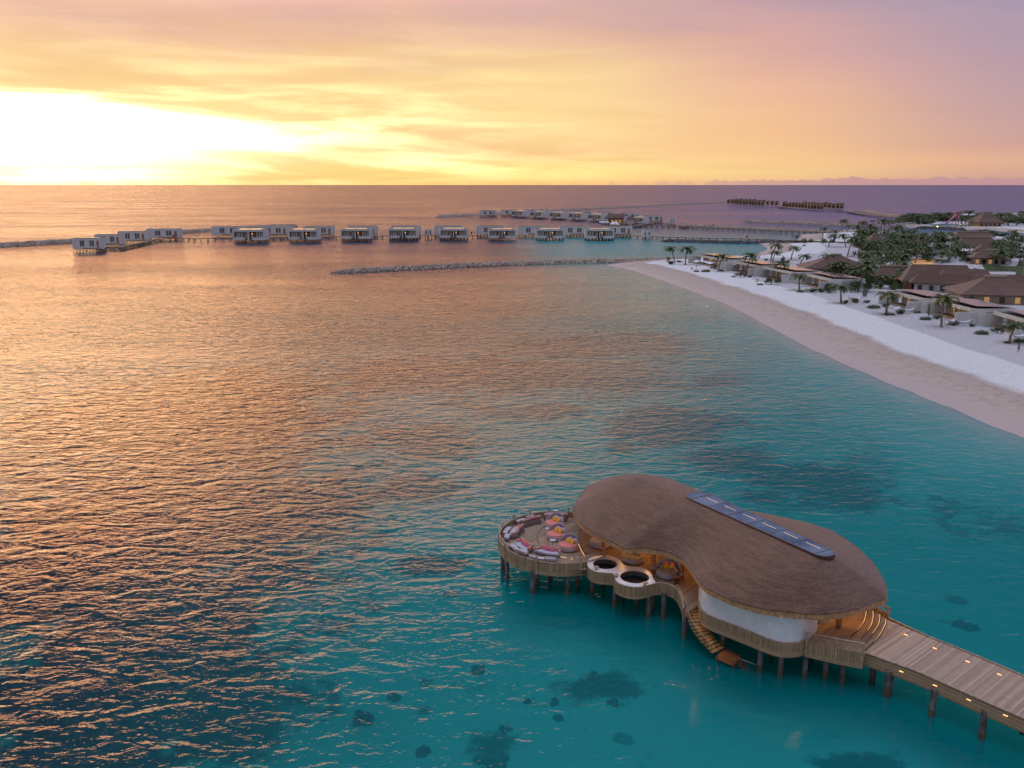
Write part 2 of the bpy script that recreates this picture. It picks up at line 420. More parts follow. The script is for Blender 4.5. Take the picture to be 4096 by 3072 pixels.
g1 = nt.math('ADD', g1, nt.math('ADD', nt.math('MULTIPLY', nt.math('MULTIPLY', gauss4(-27.5, 2.4, 8.5, 2.0), 5.0), nt.rng(n1, .60, .42, .06, 1.0)), nt.math('MULTIPLY', gauss4(-43, 9, 10, 8), 5.0)))  # last term: unseen glow added left of the view to brighten the water
g2 = nt.math('MULTIPLY', nt.math('MULTIPLY', gauss(-21, 2.9, 15, 2.3), 1.25), streak)
g3 = nt.math('MULTIPLY', nt.math('MULTIPLY', gauss(-6, 1.0, 12, .8), .35), streak)
vs = nt.new('ShaderNodeVectorMath', operation='SCALE'); vs.inputs[0].default_value = (1.0, .80, .45)
nt.link(nt.math('ADD', nt.math('ADD', g1, g2), nt.math('ADD', g3, nt.math('MULTIPLY', gap, .10))), vs.inputs['Scale'])
ad = nt.new('ShaderNodeVectorMath', operation='ADD'); nt.link(sky, ad.inputs[0]); nt.link(vs.outputs[0], ad.inputs[1])
vs2 = nt.new('ShaderNodeVectorMath', operation='SCALE'); vs2.inputs[0].default_value = (1.0, .95, .85); nt.link(nt.math('MULTIPLY', gauss(-27, 2.3, 8.5, 1.5), 1.3), vs2.inputs['Scale'])
ad2 = nt.new('ShaderNodeVectorMath', operation='ADD'); nt.link(ad.outputs[0], ad2.inputs[0]); nt.link(vs2.outputs[0], ad2.inputs[1])
vs6 = nt.new('ShaderNodeVectorMath', operation='SCALE'); vs6.inputs[0].default_value = (1.0, .48, .23); nt.link(nt.math('MULTIPLY', nt.math('MULTIPLY', gauss4(-14, 16.0, 30, 4.4), nt.rng(az, -4, 19, 1, 0)), 3.2), vs6.inputs['Scale'])  # unseen orange band added above the view so the water mirrors gold
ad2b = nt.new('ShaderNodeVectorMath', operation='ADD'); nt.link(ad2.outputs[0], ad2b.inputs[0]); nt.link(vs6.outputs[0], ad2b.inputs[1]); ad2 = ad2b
vs7 = nt.new('ShaderNodeVectorMath', operation='SCALE'); vs7.inputs[0].default_value = (1.0, .60, .24); nt.link(nt.math('MULTIPLY', gauss4(-31, 15.6, 17, 4.5), 3.6), vs7.inputs['Scale'])  # another unseen band, added high on the left to brighten the water there
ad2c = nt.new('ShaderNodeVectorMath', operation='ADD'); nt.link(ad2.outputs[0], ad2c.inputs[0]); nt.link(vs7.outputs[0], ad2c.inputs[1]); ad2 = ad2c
# distant cumulus bank on the horizon
cv3 = nt.new('ShaderNodeCombineXYZ'); nt.link(nt.math('MULTIPLY', az, 1/1.1), cv3.inputs[0]); nt.link(nt.math('MULTIPLY', el, .9), cv3.inputs[1])
n3 = nt.noise(cv3.outputs[0], 1.0, 5, .6)
top = nt.math('ADD', nt.math('MULTIPLY', nt.math('SUBTRACT', n3, .42), nt.rng(az, 4, 26, .7, .8)), nt.rng(az, 5, 26, -.06, .2))
bank = nt.math('MULTIPLY', nt.rng(nt.math('SUBTRACT', top, el), -.02, .06), nt.math('MULTIPLY', nt.rng(aaz, 70, 40), nt.rng(az, -6, 20, .3, .85)))
bankc = nt.mix(nt.rng(az, -10, 22), lin((252, 214, 130)), lin((196, 152, 158)))
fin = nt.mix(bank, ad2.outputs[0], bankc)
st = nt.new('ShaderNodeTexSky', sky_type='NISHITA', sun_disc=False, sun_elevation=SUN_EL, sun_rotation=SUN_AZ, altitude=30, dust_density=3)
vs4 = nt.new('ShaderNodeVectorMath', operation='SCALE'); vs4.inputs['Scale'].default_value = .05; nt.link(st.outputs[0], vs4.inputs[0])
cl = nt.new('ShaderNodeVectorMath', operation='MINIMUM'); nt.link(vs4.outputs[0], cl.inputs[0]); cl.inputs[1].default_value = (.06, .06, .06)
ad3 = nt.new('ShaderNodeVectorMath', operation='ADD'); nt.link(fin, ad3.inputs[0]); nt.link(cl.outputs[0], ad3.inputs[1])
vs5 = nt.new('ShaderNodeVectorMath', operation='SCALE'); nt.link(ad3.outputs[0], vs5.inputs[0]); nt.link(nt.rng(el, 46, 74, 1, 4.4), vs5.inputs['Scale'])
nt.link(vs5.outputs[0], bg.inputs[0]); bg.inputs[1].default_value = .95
sl = bpy.data.lights.new('sun', 'SUN'); sl.energy = .06; sl.angle = R(24); sl.color = (1, .58, .27)
so = bpy.data.objects.new('sun', sl); C.objects.link(so)
dv = Vector((math.sin(SUN_AZ)*math.cos(SUN_EL), math.cos(SUN_AZ)*math.cos(SUN_EL), math.sin(SUN_EL)))
so.rotation_euler = dv.to_track_quat('Z', 'Y').to_euler(); so.location = (0, 0, 60)

# ================= terrain
def W(pts, z=0): return [at(u, v, z).xy for u, v in pts]
D = 1.8518
isl = [(1310, 573), (1352, 580), (1400, 594), (1460, 616), (1560, 652), (1640, 692), (1700, 724), (1760, 756), (1830, 787), (1900, 818), (1960, 842), (2050, 878), (2120, 908), (2212, 945)]
poly = [(a*D, b*D) for a, b in isl]
main = W(poly)
main += [Vector((150, 88)), Vector((900, 60)), Vector((900, 640))]
main += W([b6(2212, 470), b6(1900, 468), b6(1500, 415), b6(1130, 442), b6(800, 425), b6(640, 402), b6(330, 385), b6(200, 395), b6(0, 415)])
main += W([b4(1700, 366), b4(1560, 372), b4(1420, 378), b4(1400, 420), b4(1300, 452), b4(1040, 447), b4(1100, 458), b4(1150, 488), b4(1140, 508), b4(1060, 532), b4(960, 548), b4(700, 556), b4(560, 560), b4(470, 572), b4(300, 578), b4(100, 584)])
north = W([b6(830, 300), b6(850, 255), b6(1000, 243), b6(1180, 235), b6(1500, 215), b6(2212, 205)])+[Vector((1100, 1180)), Vector((1000, 800))]+W([b6(2212, 425), b6(1750, 383), b6(1550, 388), b6(1200, 380), b6(1000, 372), b6(860, 350)])
def sdist(X, Y, poly):
    P = np.array([(p[0], p[1]) for p in poly]); Q = np.roll(P, -1, 0)
    d = np.full(X.shape, 1e9); inside = np.zeros(X.shape, bool)
    for (x0, y0), (x1, y1) in zip(P, Q):
        dx, dy = x1-x0, y1-y0; L = dx*dx+dy*dy+1e-9
        t = np.clip(((X-x0)*dx+(Y-y0)*dy)/L, 0, 1)
        d = np.minimum(d, np.hypot(X-x0-t*dx, Y-y0-t*dy))
        if y0 != y1:
            c = ((y0 > Y) != (y1 > Y)) & (X < (x1-x0)*(Y-y0)/(y1-y0)+x0); inside ^= c
    return np.where(inside, d, -d)
def steps(*seg):
    out = [seg[0]]
    for e, s in seg[1:]:
        n = max(1, int(round((e-out[-1])/s))); a = out[-1]
        out += [a+(e-a)*(i+1)/n for i in range(n)]
    return np.array(out)
xs = steps(-9000, (-1500, 500), (-300, 60), (-120, 6), (60, 1.6), (330, 1.6), (620, 4), (1200, 20), (3000, 200), (9000, 1000))
ys = steps(-400, (20, 40), (36, 4), (320, 1.6), (560, 2.4), (1100, 6), (2500, 60), (12000, 900))
X, Y = np.meshgrid(xs, ys)
sd1 = sdist(X, Y, main); sd2 = sdist(X, Y, north)
sd = np.maximum(sd1, sd2)
def vnoise(X, Y, s, seed):
    r = np.random.default_rng(seed); out = np.zeros_like(X); amp = 1
    for o in range(4):
        for k in range(5):
            th = r.uniform(0, 2*PI); f = s*(2**o)*r.uniform(.7, 1.4); ph = r.uniform(0, 2*PI)
            out += amp*np.sin(f*(X*np.cos(th)+Y*np.sin(th))+ph+1.3*np.sin(f*.7*(X*np.sin(th)-Y*np.cos(th))+ph*2))
        amp *= .55
    return out/5
nz = vnoise(X, Y, .05, 3)
dep = np.where(sd > 0, np.minimum(1.25, .14*sd**.85), -np.minimum(3.3, .055*np.abs(np.minimum(sd, 0))**1.12))
deep = np.clip((Y-640-.45*X)/350, 0, 1); deep = deep*deep*(3-2*deep)*(sd < -60)
left = np.clip((-X-6-(Y-60)*.12)/26, 0, 1)*np.clip((150-Y)/50, 0, 1)
Z = dep+np.where(sd < -4, .22*nz, np.where(sd > 6, .07*nz, 0.0))-5.5*deep-1.3*left
# reef fields: real patches of dark coral lying on the pale sand
reef = np.zeros_like(X)
def field(u, v, ru, rv, amp=1.0):
    global reef
    c = at(u, v, -3); a = at(u+ru, v, -3)-c; b = at(u, v-rv, -3)-c
    rx = a.length; ry = b.length
    q = ((X-c.x)/rx)**2+((Y-c.y)/ry)**2
    reef = np.maximum(reef, amp*np.exp(-q*1.1))
for a in [(3300, 1950, 330, 85, 1.0), (2650, 1700, 330, 80, .95), (3000, 1530, 300, 42, .95), (2450, 1380, 420, 50, .9), (3560, 1830, 180, 60, .9), (2900, 1830, 260, 60, .85), (2300, 1500, 460, 70, 1.0), (2150, 1640, 260, 40, .8),
          (1750, 1500, 480, 80, .95), (1000, 2050, 500, 240, .95), (700, 1650, 700, 180, 1.0), (1700, 1950, 260, 60, .8), (3250, 1650, 160, 60, .7), (2480, 1780, 90, 30, .9), (3920, 2100, 240, 90, .6), (3050, 2060, 120, 40, .6), (600, 2500, 520, 300, 1.25), (250, 2150, 520, 260, 1.1), (900, 2850, 330, 200, .95), (350, 2950, 420, 260, 1.2),
          (1150, 2200, 330, 120, .75), (1720, 2250, 160, 50, .8), (2430, 2740, 170, 75, .85), (1950, 2990, 160, 90, .9), (3430, 3040, 230, 35, 1.0), (1650, 1750, 340, 70, .85), (700, 1900, 600, 150, .8), (1450, 2560, 90, 60, .55)]: field(*a)
mc = at(3260, 2660, -1.5); Z += 1.75*np.exp(-(((X-mc.x)*.8-(Y-mc.y)*.5)/4.5)**2-(((X-mc.x)*.5+(Y-mc.y)*.8)/2.4)**2)   # sand thrown up round the foot of the stairs
ny_, nx_ = X.shape
idx = np.arange(nx_*ny_).reshape(ny_, nx_)
quads = np.stack([idx[:-1, :-1], idx[:-1, 1:], idx[1:, 1:], idx[1:, :-1]], -1).reshape(-1, 4)
fz = Z.reshape(-1)[quads].mean(1)
def gridobj(name, sel, matl):
    q = quads[sel]; used, inv = np.unique(q, return_inverse=True); q = inv.reshape(-1, 4)
    me = bpy.data.meshes.new(name); V = np.stack([X.reshape(-1)[used], Y.reshape(-1)[used], Z.reshape(-1)[used]], -1)
    me.vertices.add(len(V)); me.vertices.foreach_set('co', V.reshape(-1).astype(np.float32))
    me.loops.add(q.size); me.loops.foreach_set('vertex_index', q.reshape(-1).astype(np.int32))
    me.polygons.add(len(q)); me.polygons.foreach_set('loop_start', np.arange(0, q.size, 4, dtype=np.int32)); me.polygons.foreach_set('loop_total', np.full(len(q), 4, dtype=np.int32))
    me.update(calc_edges=True); me.validate()
    for nm, A in (('shore', sd), ('reef', reef)):
        at_ = me.attributes.new(nm, 'FLOAT', 'POINT'); at_.data.foreach_set('value', A.reshape(-1)[used].astype(np.float32))
    me.polygons.foreach_set('use_smooth', np.ones(len(q), dtype=bool))
    me.materials.append(matl); o = bpy.data.objects.new(name, me); C.objects.link(o); o['kind'] = 'structure'; return o
# sand material
def sandmat():
    m, nt, b = newmat('coral sand')
    ob = nt.new('ShaderNodeTexCoord').outputs['Object']
    a = nt.new('ShaderNodeAttribute', attribute_name='shore').outputs['Fac']
    nb = nt.noise(ob, .06, 5, .6); nf = nt.noise(ob, .7, 5, .65); nff = nt.noise(ob, 3.5, 3, .6)
    d = nt.math('ADD', a, nt.math('MULTIPLY', nt.math('SUBTRACT', nb, .5), 9))
    d2 = nt.math('ADD', d, nt.math('MULTIPLY', nt.math('SUBTRACT', nf, .5), 4))
    wet = lin((176, 160, 152)); beige = lin((176, 161, 150)); white = lin((214, 214, 213)); grey = lin((186, 183, 184))
    c = nt.mix(nt.rng(d, 3, 6), wet, beige)
    c = nt.mix(nt.math('MULTIPLY', nt.rng(nf, .45, .65), nt.rng(d, 2, 6)), c, nt.mix(1, c, (.84, .82, .8), 'MULTIPLY'))
    c = nt.mix(nt.rng(d2, 12.5, 15.5), c, white)
    edge = nt.math('ADD', a, nt.math('MULTIPLY', nt.math('SUBTRACT', nb, .5), 5))
    c = nt.mix(nt.rng(edge, 28.2, 28.9), c, grey)
    c = nt.mix(nt.math('MULTIPLY', nt.rng(nff, .42, .62), nt.rng(d, 6, 14, .3, 1.0)), c, nt.mix(1, c, (.78, .78, .79), 'MULTIPLY'))
    c = nt.mix(nt.rng(a, .4, -1.6), c, (.50, .47, .40))
    nt.link(c, b.inputs['Base Color'])
    nt.link(nt.rng(d, 1.5, 4.5, .55, .95), b.inputs['Roughness']); b.inputs['Specular IOR Level'].default_value = .3
    bn = nt.new('ShaderNodeBump'); bn.inputs['Distance'].default_value = .25; nt.link(nt.rng(d, 3, 14, .05, .8), bn.inputs['Strength'])
    nt.link(nt.math('ADD', nf, nff), bn.inputs['Height']); nt.link(bn.outputs[0], b.inputs['Normal'])
    return m
def bedmat():
    m, nt, b = newmat('seabed sand and reef')
    ob = nt.new('ShaderNodeTexCoord').outputs['Object']
    a = nt.new('ShaderNodeAttribute', attribute_name='shore').outputs['Fac']
    rf = nt.new('ShaderNodeAttribute', attribute_name='reef').outputs['Fac']
    nb = nt.noise(ob, .11, 6, .62, .4); nf = nt.noise(ob, .7, 5, .7); nl = nt.noise(ob, .02, 3, .5)
    sand = nt.mix(nt.rng(nl, .3, .7), (.38, .36, .30), (.50, .48, .41))
    k = nt.math('ADD', nt.math('MULTIPLY', rf, .80), nt.math('ADD', nt.math('MULTIPLY', nt.math('SUBTRACT', nb, .5), 1.5), nt.math('MULTIPLY', nt.math('SUBTRACT', nf, .5), .8)))
    k = nt.math('MULTIPLY', nt.rng(k, .16, .5), nt.rng(a, -14, -30))
    # scattered small coral heads
    vo = nt.new('ShaderNodeTexVoronoi'); vo.inputs['Scale'].default_value = .22; nt.link(ob, vo.inputs['Vector'])
    sp = nt.new('ShaderNodeSeparateXYZ'); nt.link(vo.outputs['Color'], sp.inputs[0])
    rad = nt.math('ADD', nt.math('MULTIPLY', sp.outputs[0], .30), nt.math('MULTIPLY', nt.math('SUBTRACT', nf, .5), .55))
    dot = nt.math('MULTIPLY', nt.rng(nt.math('SUBTRACT', rad, vo.outputs['Distance']), .0, .12), nt.math('GREATER_THAN', sp.outputs[1], .62))
    k = nt.math('MAXIMUM', k, nt.math('MULTIPLY', nt.math('MULTIPLY', dot, nt.rng(a, -12, -22)), .75))
    cor = nt.mix(nt.rng(nf, .35, .65), (.012, .022, .02), (.06, .065, .055))
    nt.link(nt.mix(k, sand, cor), b.inputs['Base Color']); b.inputs['Roughness'].default_value = .95; b.inputs['Specular IOR Level'].default_value = 0
    return m
beach = gridobj('beach', fz > -.45, sandmat())
bed = gridobj('seabed', fz <= -.45, bedmat())

# ================= water: a closed body with an absorbing volume, wavelets as bump
def watermat():
    m = bpy.data.materials.new('lagoon water'); m.use_nodes = True; nt = NT(m)
    nt.n.remove(nt.n['Principled BSDF']); out = nt.n['Material Output']
    ob = nt.new('ShaderNodeTexCoord').outputs['Object']
    def height(off):
        v = nt.new('ShaderNodeVectorMath', operation='ADD'); nt.link(ob, v.inputs[0]); v.inputs[1].default_value = off; v = v.outputs[0]
        def layer(rot, sx, sy, sc, det, rough, dist): return nt.noise(nt.mapping(v, rot=(0, 0, R(rot)), scale=(sx, sy, 1)), sc, det, rough, dist)
        a = layer(-14, .58, 1, .46, 2, .5, .8)      # chop about 3 m, long crests
        b = layer(24, .6, 1, 1.05, 3, .55, .6)
        c = layer(8, .6, 1, 3.0, 2, .55, .4)
        return nt.math('ADD', nt.math('ADD', nt.math('MULTIPLY', a, WA), nt.math('MULTIPLY', b, WB)), nt.math('MULTIPLY', c, WC))
    EPS = .04; h0, hx, hy = height((0, 0, 0)), height((EPS, 0, 0)), height((0, EPS, 0))
    calm = nt.noise(nt.mapping(ob, rot=(0, 0, R(-6)), scale=(.3, 1, 1)), .013, 4, .6, .5)
    amp = nt.rng(calm, .35, .65, .7, 1.2)
    ps = nt.new('ShaderNodeSeparateXYZ'); nt.link(ob, ps.inputs[0]); PX, PY = ps.outputs[0], ps.outputs[1]
    warp = nt.math('MULTIPLY', nt.math('SUBTRACT', nt.noise(ob, .035, 4, .6), .5), 40)
    shel = nt.math('ADD', nt.math('SUBTRACT', PX, nt.math('MULTIPLY', PY, .22)), warp)      # the water in the lee of the island lies calmer
    amp = nt.math('DIVIDE', nt.math('MULTIPLY', amp, nt.math('MULTIPLY', nt.math('MULTIPLY', nt.rng(PY, 60, 200, .54, 1.35), nt.rng(PY, 230, 480, 1, 1.8)), nt.math('MAXIMUM', nt.rng(shel, 14, -42, SH0, SH1), nt.rng(PY, 160, 420, 0, .95)))), -EPS)
    dk = nt.math('MAXIMUM', nt.rng(nt.math('ADD', PX, nt.math('MULTIPLY', warp, .8)), 6, -46), nt.math('MULTIPLY', nt.rng(nt.math('ADD', PY, warp), 105, 200), nt.rng(nt.math('ADD', PX, warp), 35, -15)))
    dk = nt.math('MAXIMUM', dk, nt.rng(PY, 470, 800))
    slick = nt.noise(nt.mapping(ob, rot=(0, 0, R(-5)), scale=(.22, 1, 1)), .006, 5, .62, .6)
    cn = nt.new('ShaderNodeCombineXYZ'); cn.inputs[2].default_value = 1
    nt.link(nt.math('MULTIPLY', nt.math('SUBTRACT', hx, h0), amp), cn.inputs[0]); nt.link(nt.math('MULTIPLY', nt.math('SUBTRACT', hy, h0), amp), cn.inputs[1])
    bn = nt.new('ShaderNodeVectorMath', operation='NORMALIZE'); nt.link(cn.outputs[0], bn.inputs[0])
    # of a ruffled surface seen at a low angle one sees mostly the wave faces that lean towards the eye
    ge = nt.new('ShaderNodeNewGeometry'); sz = nt.new('ShaderNodeSeparateXYZ'); nt.link(ge.outputs['Incoming'], sz.inputs[0])
    k = nt.math('MULTIPLY', nt.math('POWER', nt.math('SUBTRACT', 1.0, nt.math('ABSOLUTE', sz.outputs[2])), 3.0), WT)
    k = nt.math('MULTIPLY', k, nt.rng(slick, .34, .66, .45, 1.35))
    iv = nt.new('ShaderNodeVectorMath', operation='SCALE'); nt.link(ge.outputs['Incoming'], iv.inputs[0]); nt.link(k, iv.inputs['Scale'])
    av = nt.new('ShaderNodeVectorMath', operation='ADD'); nt.link(bn.outputs[0], av.inputs[0]); nt.link(iv.outputs[0], av.inputs[1])
    bn = nt.new('ShaderNodeVectorMath', operation='NORMALIZE'); nt.link(av.outputs[0], bn.inputs[0])
    # a ray thrown down onto the next wave is thrown up again by it
    rf_ = nt.new('ShaderNodeVectorMath', operation='REFLECT'); nt.link(ge.outputs['Incoming'], rf_.inputs[0]); nt.link(bn.outputs[0], rf_.inputs[1])
    s3 = nt.new('ShaderNodeSeparateXYZ'); nt.link(rf_.outputs[0], s3.inputs[0]); c3 = nt.new('ShaderNodeCombineXYZ')
    nt.link(nt.math('MULTIPLY', s3.outputs[0], -1), c3.inputs[0]); nt.link(nt.math('MULTIPLY', s3.outputs[1], -1), c3.inputs[1]); nt.link(nt.math('ADD', nt.math('ABSOLUTE', s3.outputs[2]), .01), c3.inputs[2])
    a3 = nt.new('ShaderNodeVectorMath', operation='ADD'); nt.link(c3.outputs[0], a3.inputs[0]); nt.link(ge.outputs['Incoming'], a3.inputs[1])
    bn = nt.new('ShaderNodeVectorMath', operation='NORMALIZE'); nt.link(a3.outputs[0], bn.inputs[0])
    fr = nt.new('ShaderNodeFresnel'); fr.inputs['IOR'].default_value = 1.333; nt.link(bn.outputs[0], fr.inputs['Normal'])
    gl = nt.new('ShaderNodeBsdfGlossy'); gl.inputs['Roughness'].default_value = .08; gl.inputs['Color'].default_value = (1, .80, .69, 1); nt.link(bn.outputs[0], gl.inputs['Normal'])  # gloss colour tinted warm to turn the reflected sky more orange
    tr = nt.new('ShaderNodeBsdfTransparent'); tr.inputs[0].default_value = (.96, .99, 1, 1)
    df = nt.new('ShaderNodeBsdfDiffuse'); nt.link(nt.mix(nt.math('MULTIPLY', nt.rng(PY, 420, 900), nt.rng(nt.math('DIVIDE', PX, nt.math('MAXIMUM', PY, 1)), -.12, .34, .0, 1)), nt.mix(dk, (.0, .25, .26), (.014, .035, .065)), (.075, .10, .21)), df.inputs[0])
    body = nt.new('ShaderNodeMixShader'); nt.link(nt.rng(PY, 220, 520, .36, .9), body.inputs[0]); nt.link(tr.outputs[0], body.inputs[1]); nt.link(df.outputs[0], body.inputs[2])
    # foam lip at the shore is its own object; here only the body and its mirror
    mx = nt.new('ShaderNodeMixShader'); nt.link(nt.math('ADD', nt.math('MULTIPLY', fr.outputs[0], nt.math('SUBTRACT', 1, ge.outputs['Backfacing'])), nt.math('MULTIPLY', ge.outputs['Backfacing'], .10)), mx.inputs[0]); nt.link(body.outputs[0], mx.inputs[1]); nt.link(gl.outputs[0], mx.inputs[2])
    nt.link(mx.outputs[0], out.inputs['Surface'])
    va = nt.new('ShaderNodeVolumeAbsorption'); va.inputs['Color'].default_value = (.0, .875, .875, 1); va.inputs['Density'].default_value = VD
    nt.link(va.outputs[0], out.inputs['Volume'])
    return m
WA, WB, WC, VD, WT, SH0, SH1 = .50, .24, .06, .33, .07, .42, 1.0
wb = MB(); wb.box((0, 5600, -6), (18000, 12000, 12))
water = wb.build('water', watermat()); water['kind'] = 'structure'

# broken swash line along the beach
sh = resample(smooth([Vector((p.x, p.y, 0)) for p in W(poly)], 4), .8); random.seed(4); g = MB(); run = 0; on = True
for i in range(1, len(sh)-1):
    if run <= 0: on = not on; run = random.randint(3, 16) if on else random.randint(4, 14)
    run -= 1
    if not on: continue
    a, b = sh[i], sh[i+1]; t = (b-a).normalized(); q = Vector((-t.y, t.x, 0)); o = .5*math.sin(i*.13)+.9; wd = random.uniform(.12, .42)
    P_ = [a-q*(-o), b-q*(-o), b-q*(-o-wd), a-q*(-o-wd*random.uniform(.5, 1))]
    g.add([(p.x+random.uniform(-.08, .08), p.y+random.uniform(-.08, .08), z) for z in (.02, .05) for p in P_], [(0, 1, 2, 3), (7, 6, 5, 4), (0, 4, 5, 1), (1, 5, 6, 2), (2, 6, 7, 3), (3, 7, 4, 0)])
fo = g.build('foam', mat('white sea foam', (.75, .75, .76), .9, .2, 6)); fo['kind'] = 'stuff'; fo['label'] = 'thin broken line of white foam where the sea meets the beach'; fo['category'] = 'foam'

# coral heads standing on the sand
def coral(u, v, rpx, k):
    p = at(u, v, -2.9); r = rpx/F*p.length; g = MB(); rr = random.Random(k)
    for _ in range(int(6+r*7)):
        a = rr.uniform(0, 2*PI); q = r*math.sqrt(rr.random())*.85; c = Vector((q*math.cos(a), q*math.sin(a)*.8, rr.uniform(-.1, .25))); s = rr.uniform(.22, .5)*min(1.3, .5+r*.4)
        vs = []; nu, nv = 9, 5
        for j in range(nv+1):
            ph = -.3+(PI/2+.3)*j/nv
            for i in range(nu): th = 2*PI*i/nu; w_ = s*(1+rr.uniform(-.22, .22)); vs.append(c+Vector((w_*math.cos(ph)*math.cos(th), w_*math.cos(ph)*math.sin(th), w_*math.sin(ph)*.9)))
        g.add(vs, [(j*nu+i, j*nu+(i+1) % nu, (j+1)*nu+(i+1) % nu, (j+1)*nu+i) for j in range(nv) for i in range(nu)])
    o = g.build('coral_head', M['coral']); o.location = (p.x, p.y, -3.38); return o
for k, (u, v, r, l) in enumerate([(1905, 2665, 40, 'round dark coral head under clear water left of the big coral patch'), (2400, 2720, 95, 'largest dark coral patch in the clear water below the pavilion'), (2480, 2790, 60, 'coral patch adjoining the largest one on its lower right'), (2215, 2800, 22, 'small coral knob between the round head and the largest patch'), (2110, 2790, 22, 'small coral knob just right of the round head'),
        (1455, 2850, 45, 'dark coral head at the edge of the deeper dark water'), (1575, 2770, 24, 'small coral knob near the edge of the dark water'), (1960, 3030, 80, 'dark coral clump cut by the bottom edge left of centre'), (2020, 2905, 26, 'small coral pair above the clump at the bottom edge'), (3400, 3055, 90, 'coral clump at the bottom edge below the boardwalk'), (3560, 3062, 60, 'reddish coral clump at the bottom edge, right of another'),
        (3860, 2490, 50, 'lone coral patch in clear water right of the pavilion'), (2230, 2860, 20, 'tiny coral knob below the largest patch'), (1690, 2990, 30, 'faint coral knob near the bottom edge')]):
    tag(coral(u, v, r, k), l, 'coral')
# ================= pavilion on piles
DZ = 2.5
def A(l, f, z): return [at(*f(a, b), z) for a, b in l]
PB = Vector((15.0, 68.0, 0))
pav = empty('pavilion', PB)
tag(pav, 'large kidney-shaped thatched pavilion on piles with round furnished terrace', 'pavilion'); ALLTH.append(pav)
def part(mb, name, m, parent=None, sm=False): return mb.build(name, m, parent or pav, off=PB, sm=sm)
# --- outlines
TC = Vector((4.3, 75.6)); TRX, TRY = 5.45, 6.05
def terr(a, r=1.0): return Vector((TC.x+TRX*r*math.cos(R(a)), TC.y+TRY*r*math.sin(R(a))))
eave = A([(65, 290), (80, 345), (130, 405), (180, 440), (250, 478), (340, 520), (400, 555), (440, 550), (520, 549), (600, 560), (690, 582), (740, 606), (790, 645), (820, 690), (870, 765), (920, 808), (1000, 845), (1100, 888), (1250, 930), (1400, 955), (1600, 970), (1760, 960), (1900, 920), (2000, 882), (2055, 860)], z2, 5.2)
eave += A([(2050, 810), (2025, 745), (1965, 650), (1870, 553), (1700, 440), (1560, 395), (1400, 362), (1285, 360)], z2, 5.2)
eave += [Vector((20.6, 75.2, 5.2)), Vector((19.4, 77.6, 5.2)), Vector((18.4, 80.2, 5.2))]
eave += A([(850, 182), (700, 122), (550, 97), (400, 93), (300, 104), (150, 168)], z2, 5.2)
outl = resample([Vector((p.x, p.y)).to_3d() for p in eave], .45, True)
outl = [outl[i-1]*.12+outl[i]*.76+outl[(i+1) % len(outl)]*.12 for i in range(len(outl))]
RA, RB = Vector((11.6, 77.2, 0)), Vector((22.3, 60.8, 0))
def ridge(p):
    ab = RB-RA; t = max(0, min(1, (p-RA).dot(ab)/ab.length_squared)); return RA+ab*t
ridx = [ridge(p) for p in outl]
for _ in range(50): ridx = [ridx[i-1]*.25+ridx[i]*.5+ridx[(i+1) % len(ridx)]*.25 for i in range(len(ridx))]
EZ, RH = 5.25, 2.35
def hz(t): return EZ+.12+RH*(1-(1-t)**1.5)
mb = MB(); NR = 26; n = len(outl); vs = []; L = [0]
for i in range(n): L.append(L[-1]+(outl[(i+1) % n]-outl[i]).length)
prof = [(-.010, EZ+.02), (-.006, EZ+.12)]+[(k/NR, None) for k in range(NR+1)]
for j, (t, z) in enumerate(prof):
    for i in range(n):
        tt = max(t, 0); p = outl[i].lerp(ridx[i], t)
        jit = (random.random()-.5)*(.12 if j <= 2 else .05)
        vs.append((p.x+(random.random()-.5)*.04, p.y+(random.random()-.5)*.04, (z if z is not None else hz(tt))+jit*.6))
m_ = len(prof); fs = []; uv = []
for j in range(m_-1):
    for i in range(n):
        k = (i+1) % n
        fs.append((j*n+k, j*n+i, (j+1)*n+i, (j+1)*n+k)); d0 = (prof[j][0])*8; d1 = prof[j+1][0]*8
        uv.append([(L[i+1], d0), (L[i], d0), (L[i], d1), (L[i+1], d1)])
ar = sum(outl[i].x*outl[(i+1) % n].y-outl[(i+1) % n].x*outl[i].y for i in range(n))
if ar > 0: fs = [f[::-1] for f in fs]; uv = [u[::-1] for u in uv]
mb.add(vs, fs, uv)
roof = part(mb, 'thatched_roof', M['thatch'], sm=False)
for p in roof.data.polygons: p.use_smooth = True
def inset(pts, d, z=0):
    s = 1 if ar > 0 else -1; out = []
    for i in range(len(pts)):
        t = (pts[(i+1) % len(pts)]-pts[i-1]); t.z = 0; t.normalize()
        out.append(pts[i]+Vector((-t.y, t.x, 0))*s*d)
    return out
# fascia board under the thatch and the soffit
mb = MB(); ins = inset(outl, .03); mb.strip(ins, EZ-.36, EZ+.03, .12, closed=True)
part(mb, 'fascia', M['fascia'], roof)
mb = MB(); ins2 = inset(outl, .2); mb.prism([(p.x, p.y) for p in ins2], EZ-.14, EZ+.01)
part(mb, 'soffit', M['warmwood'], roof)
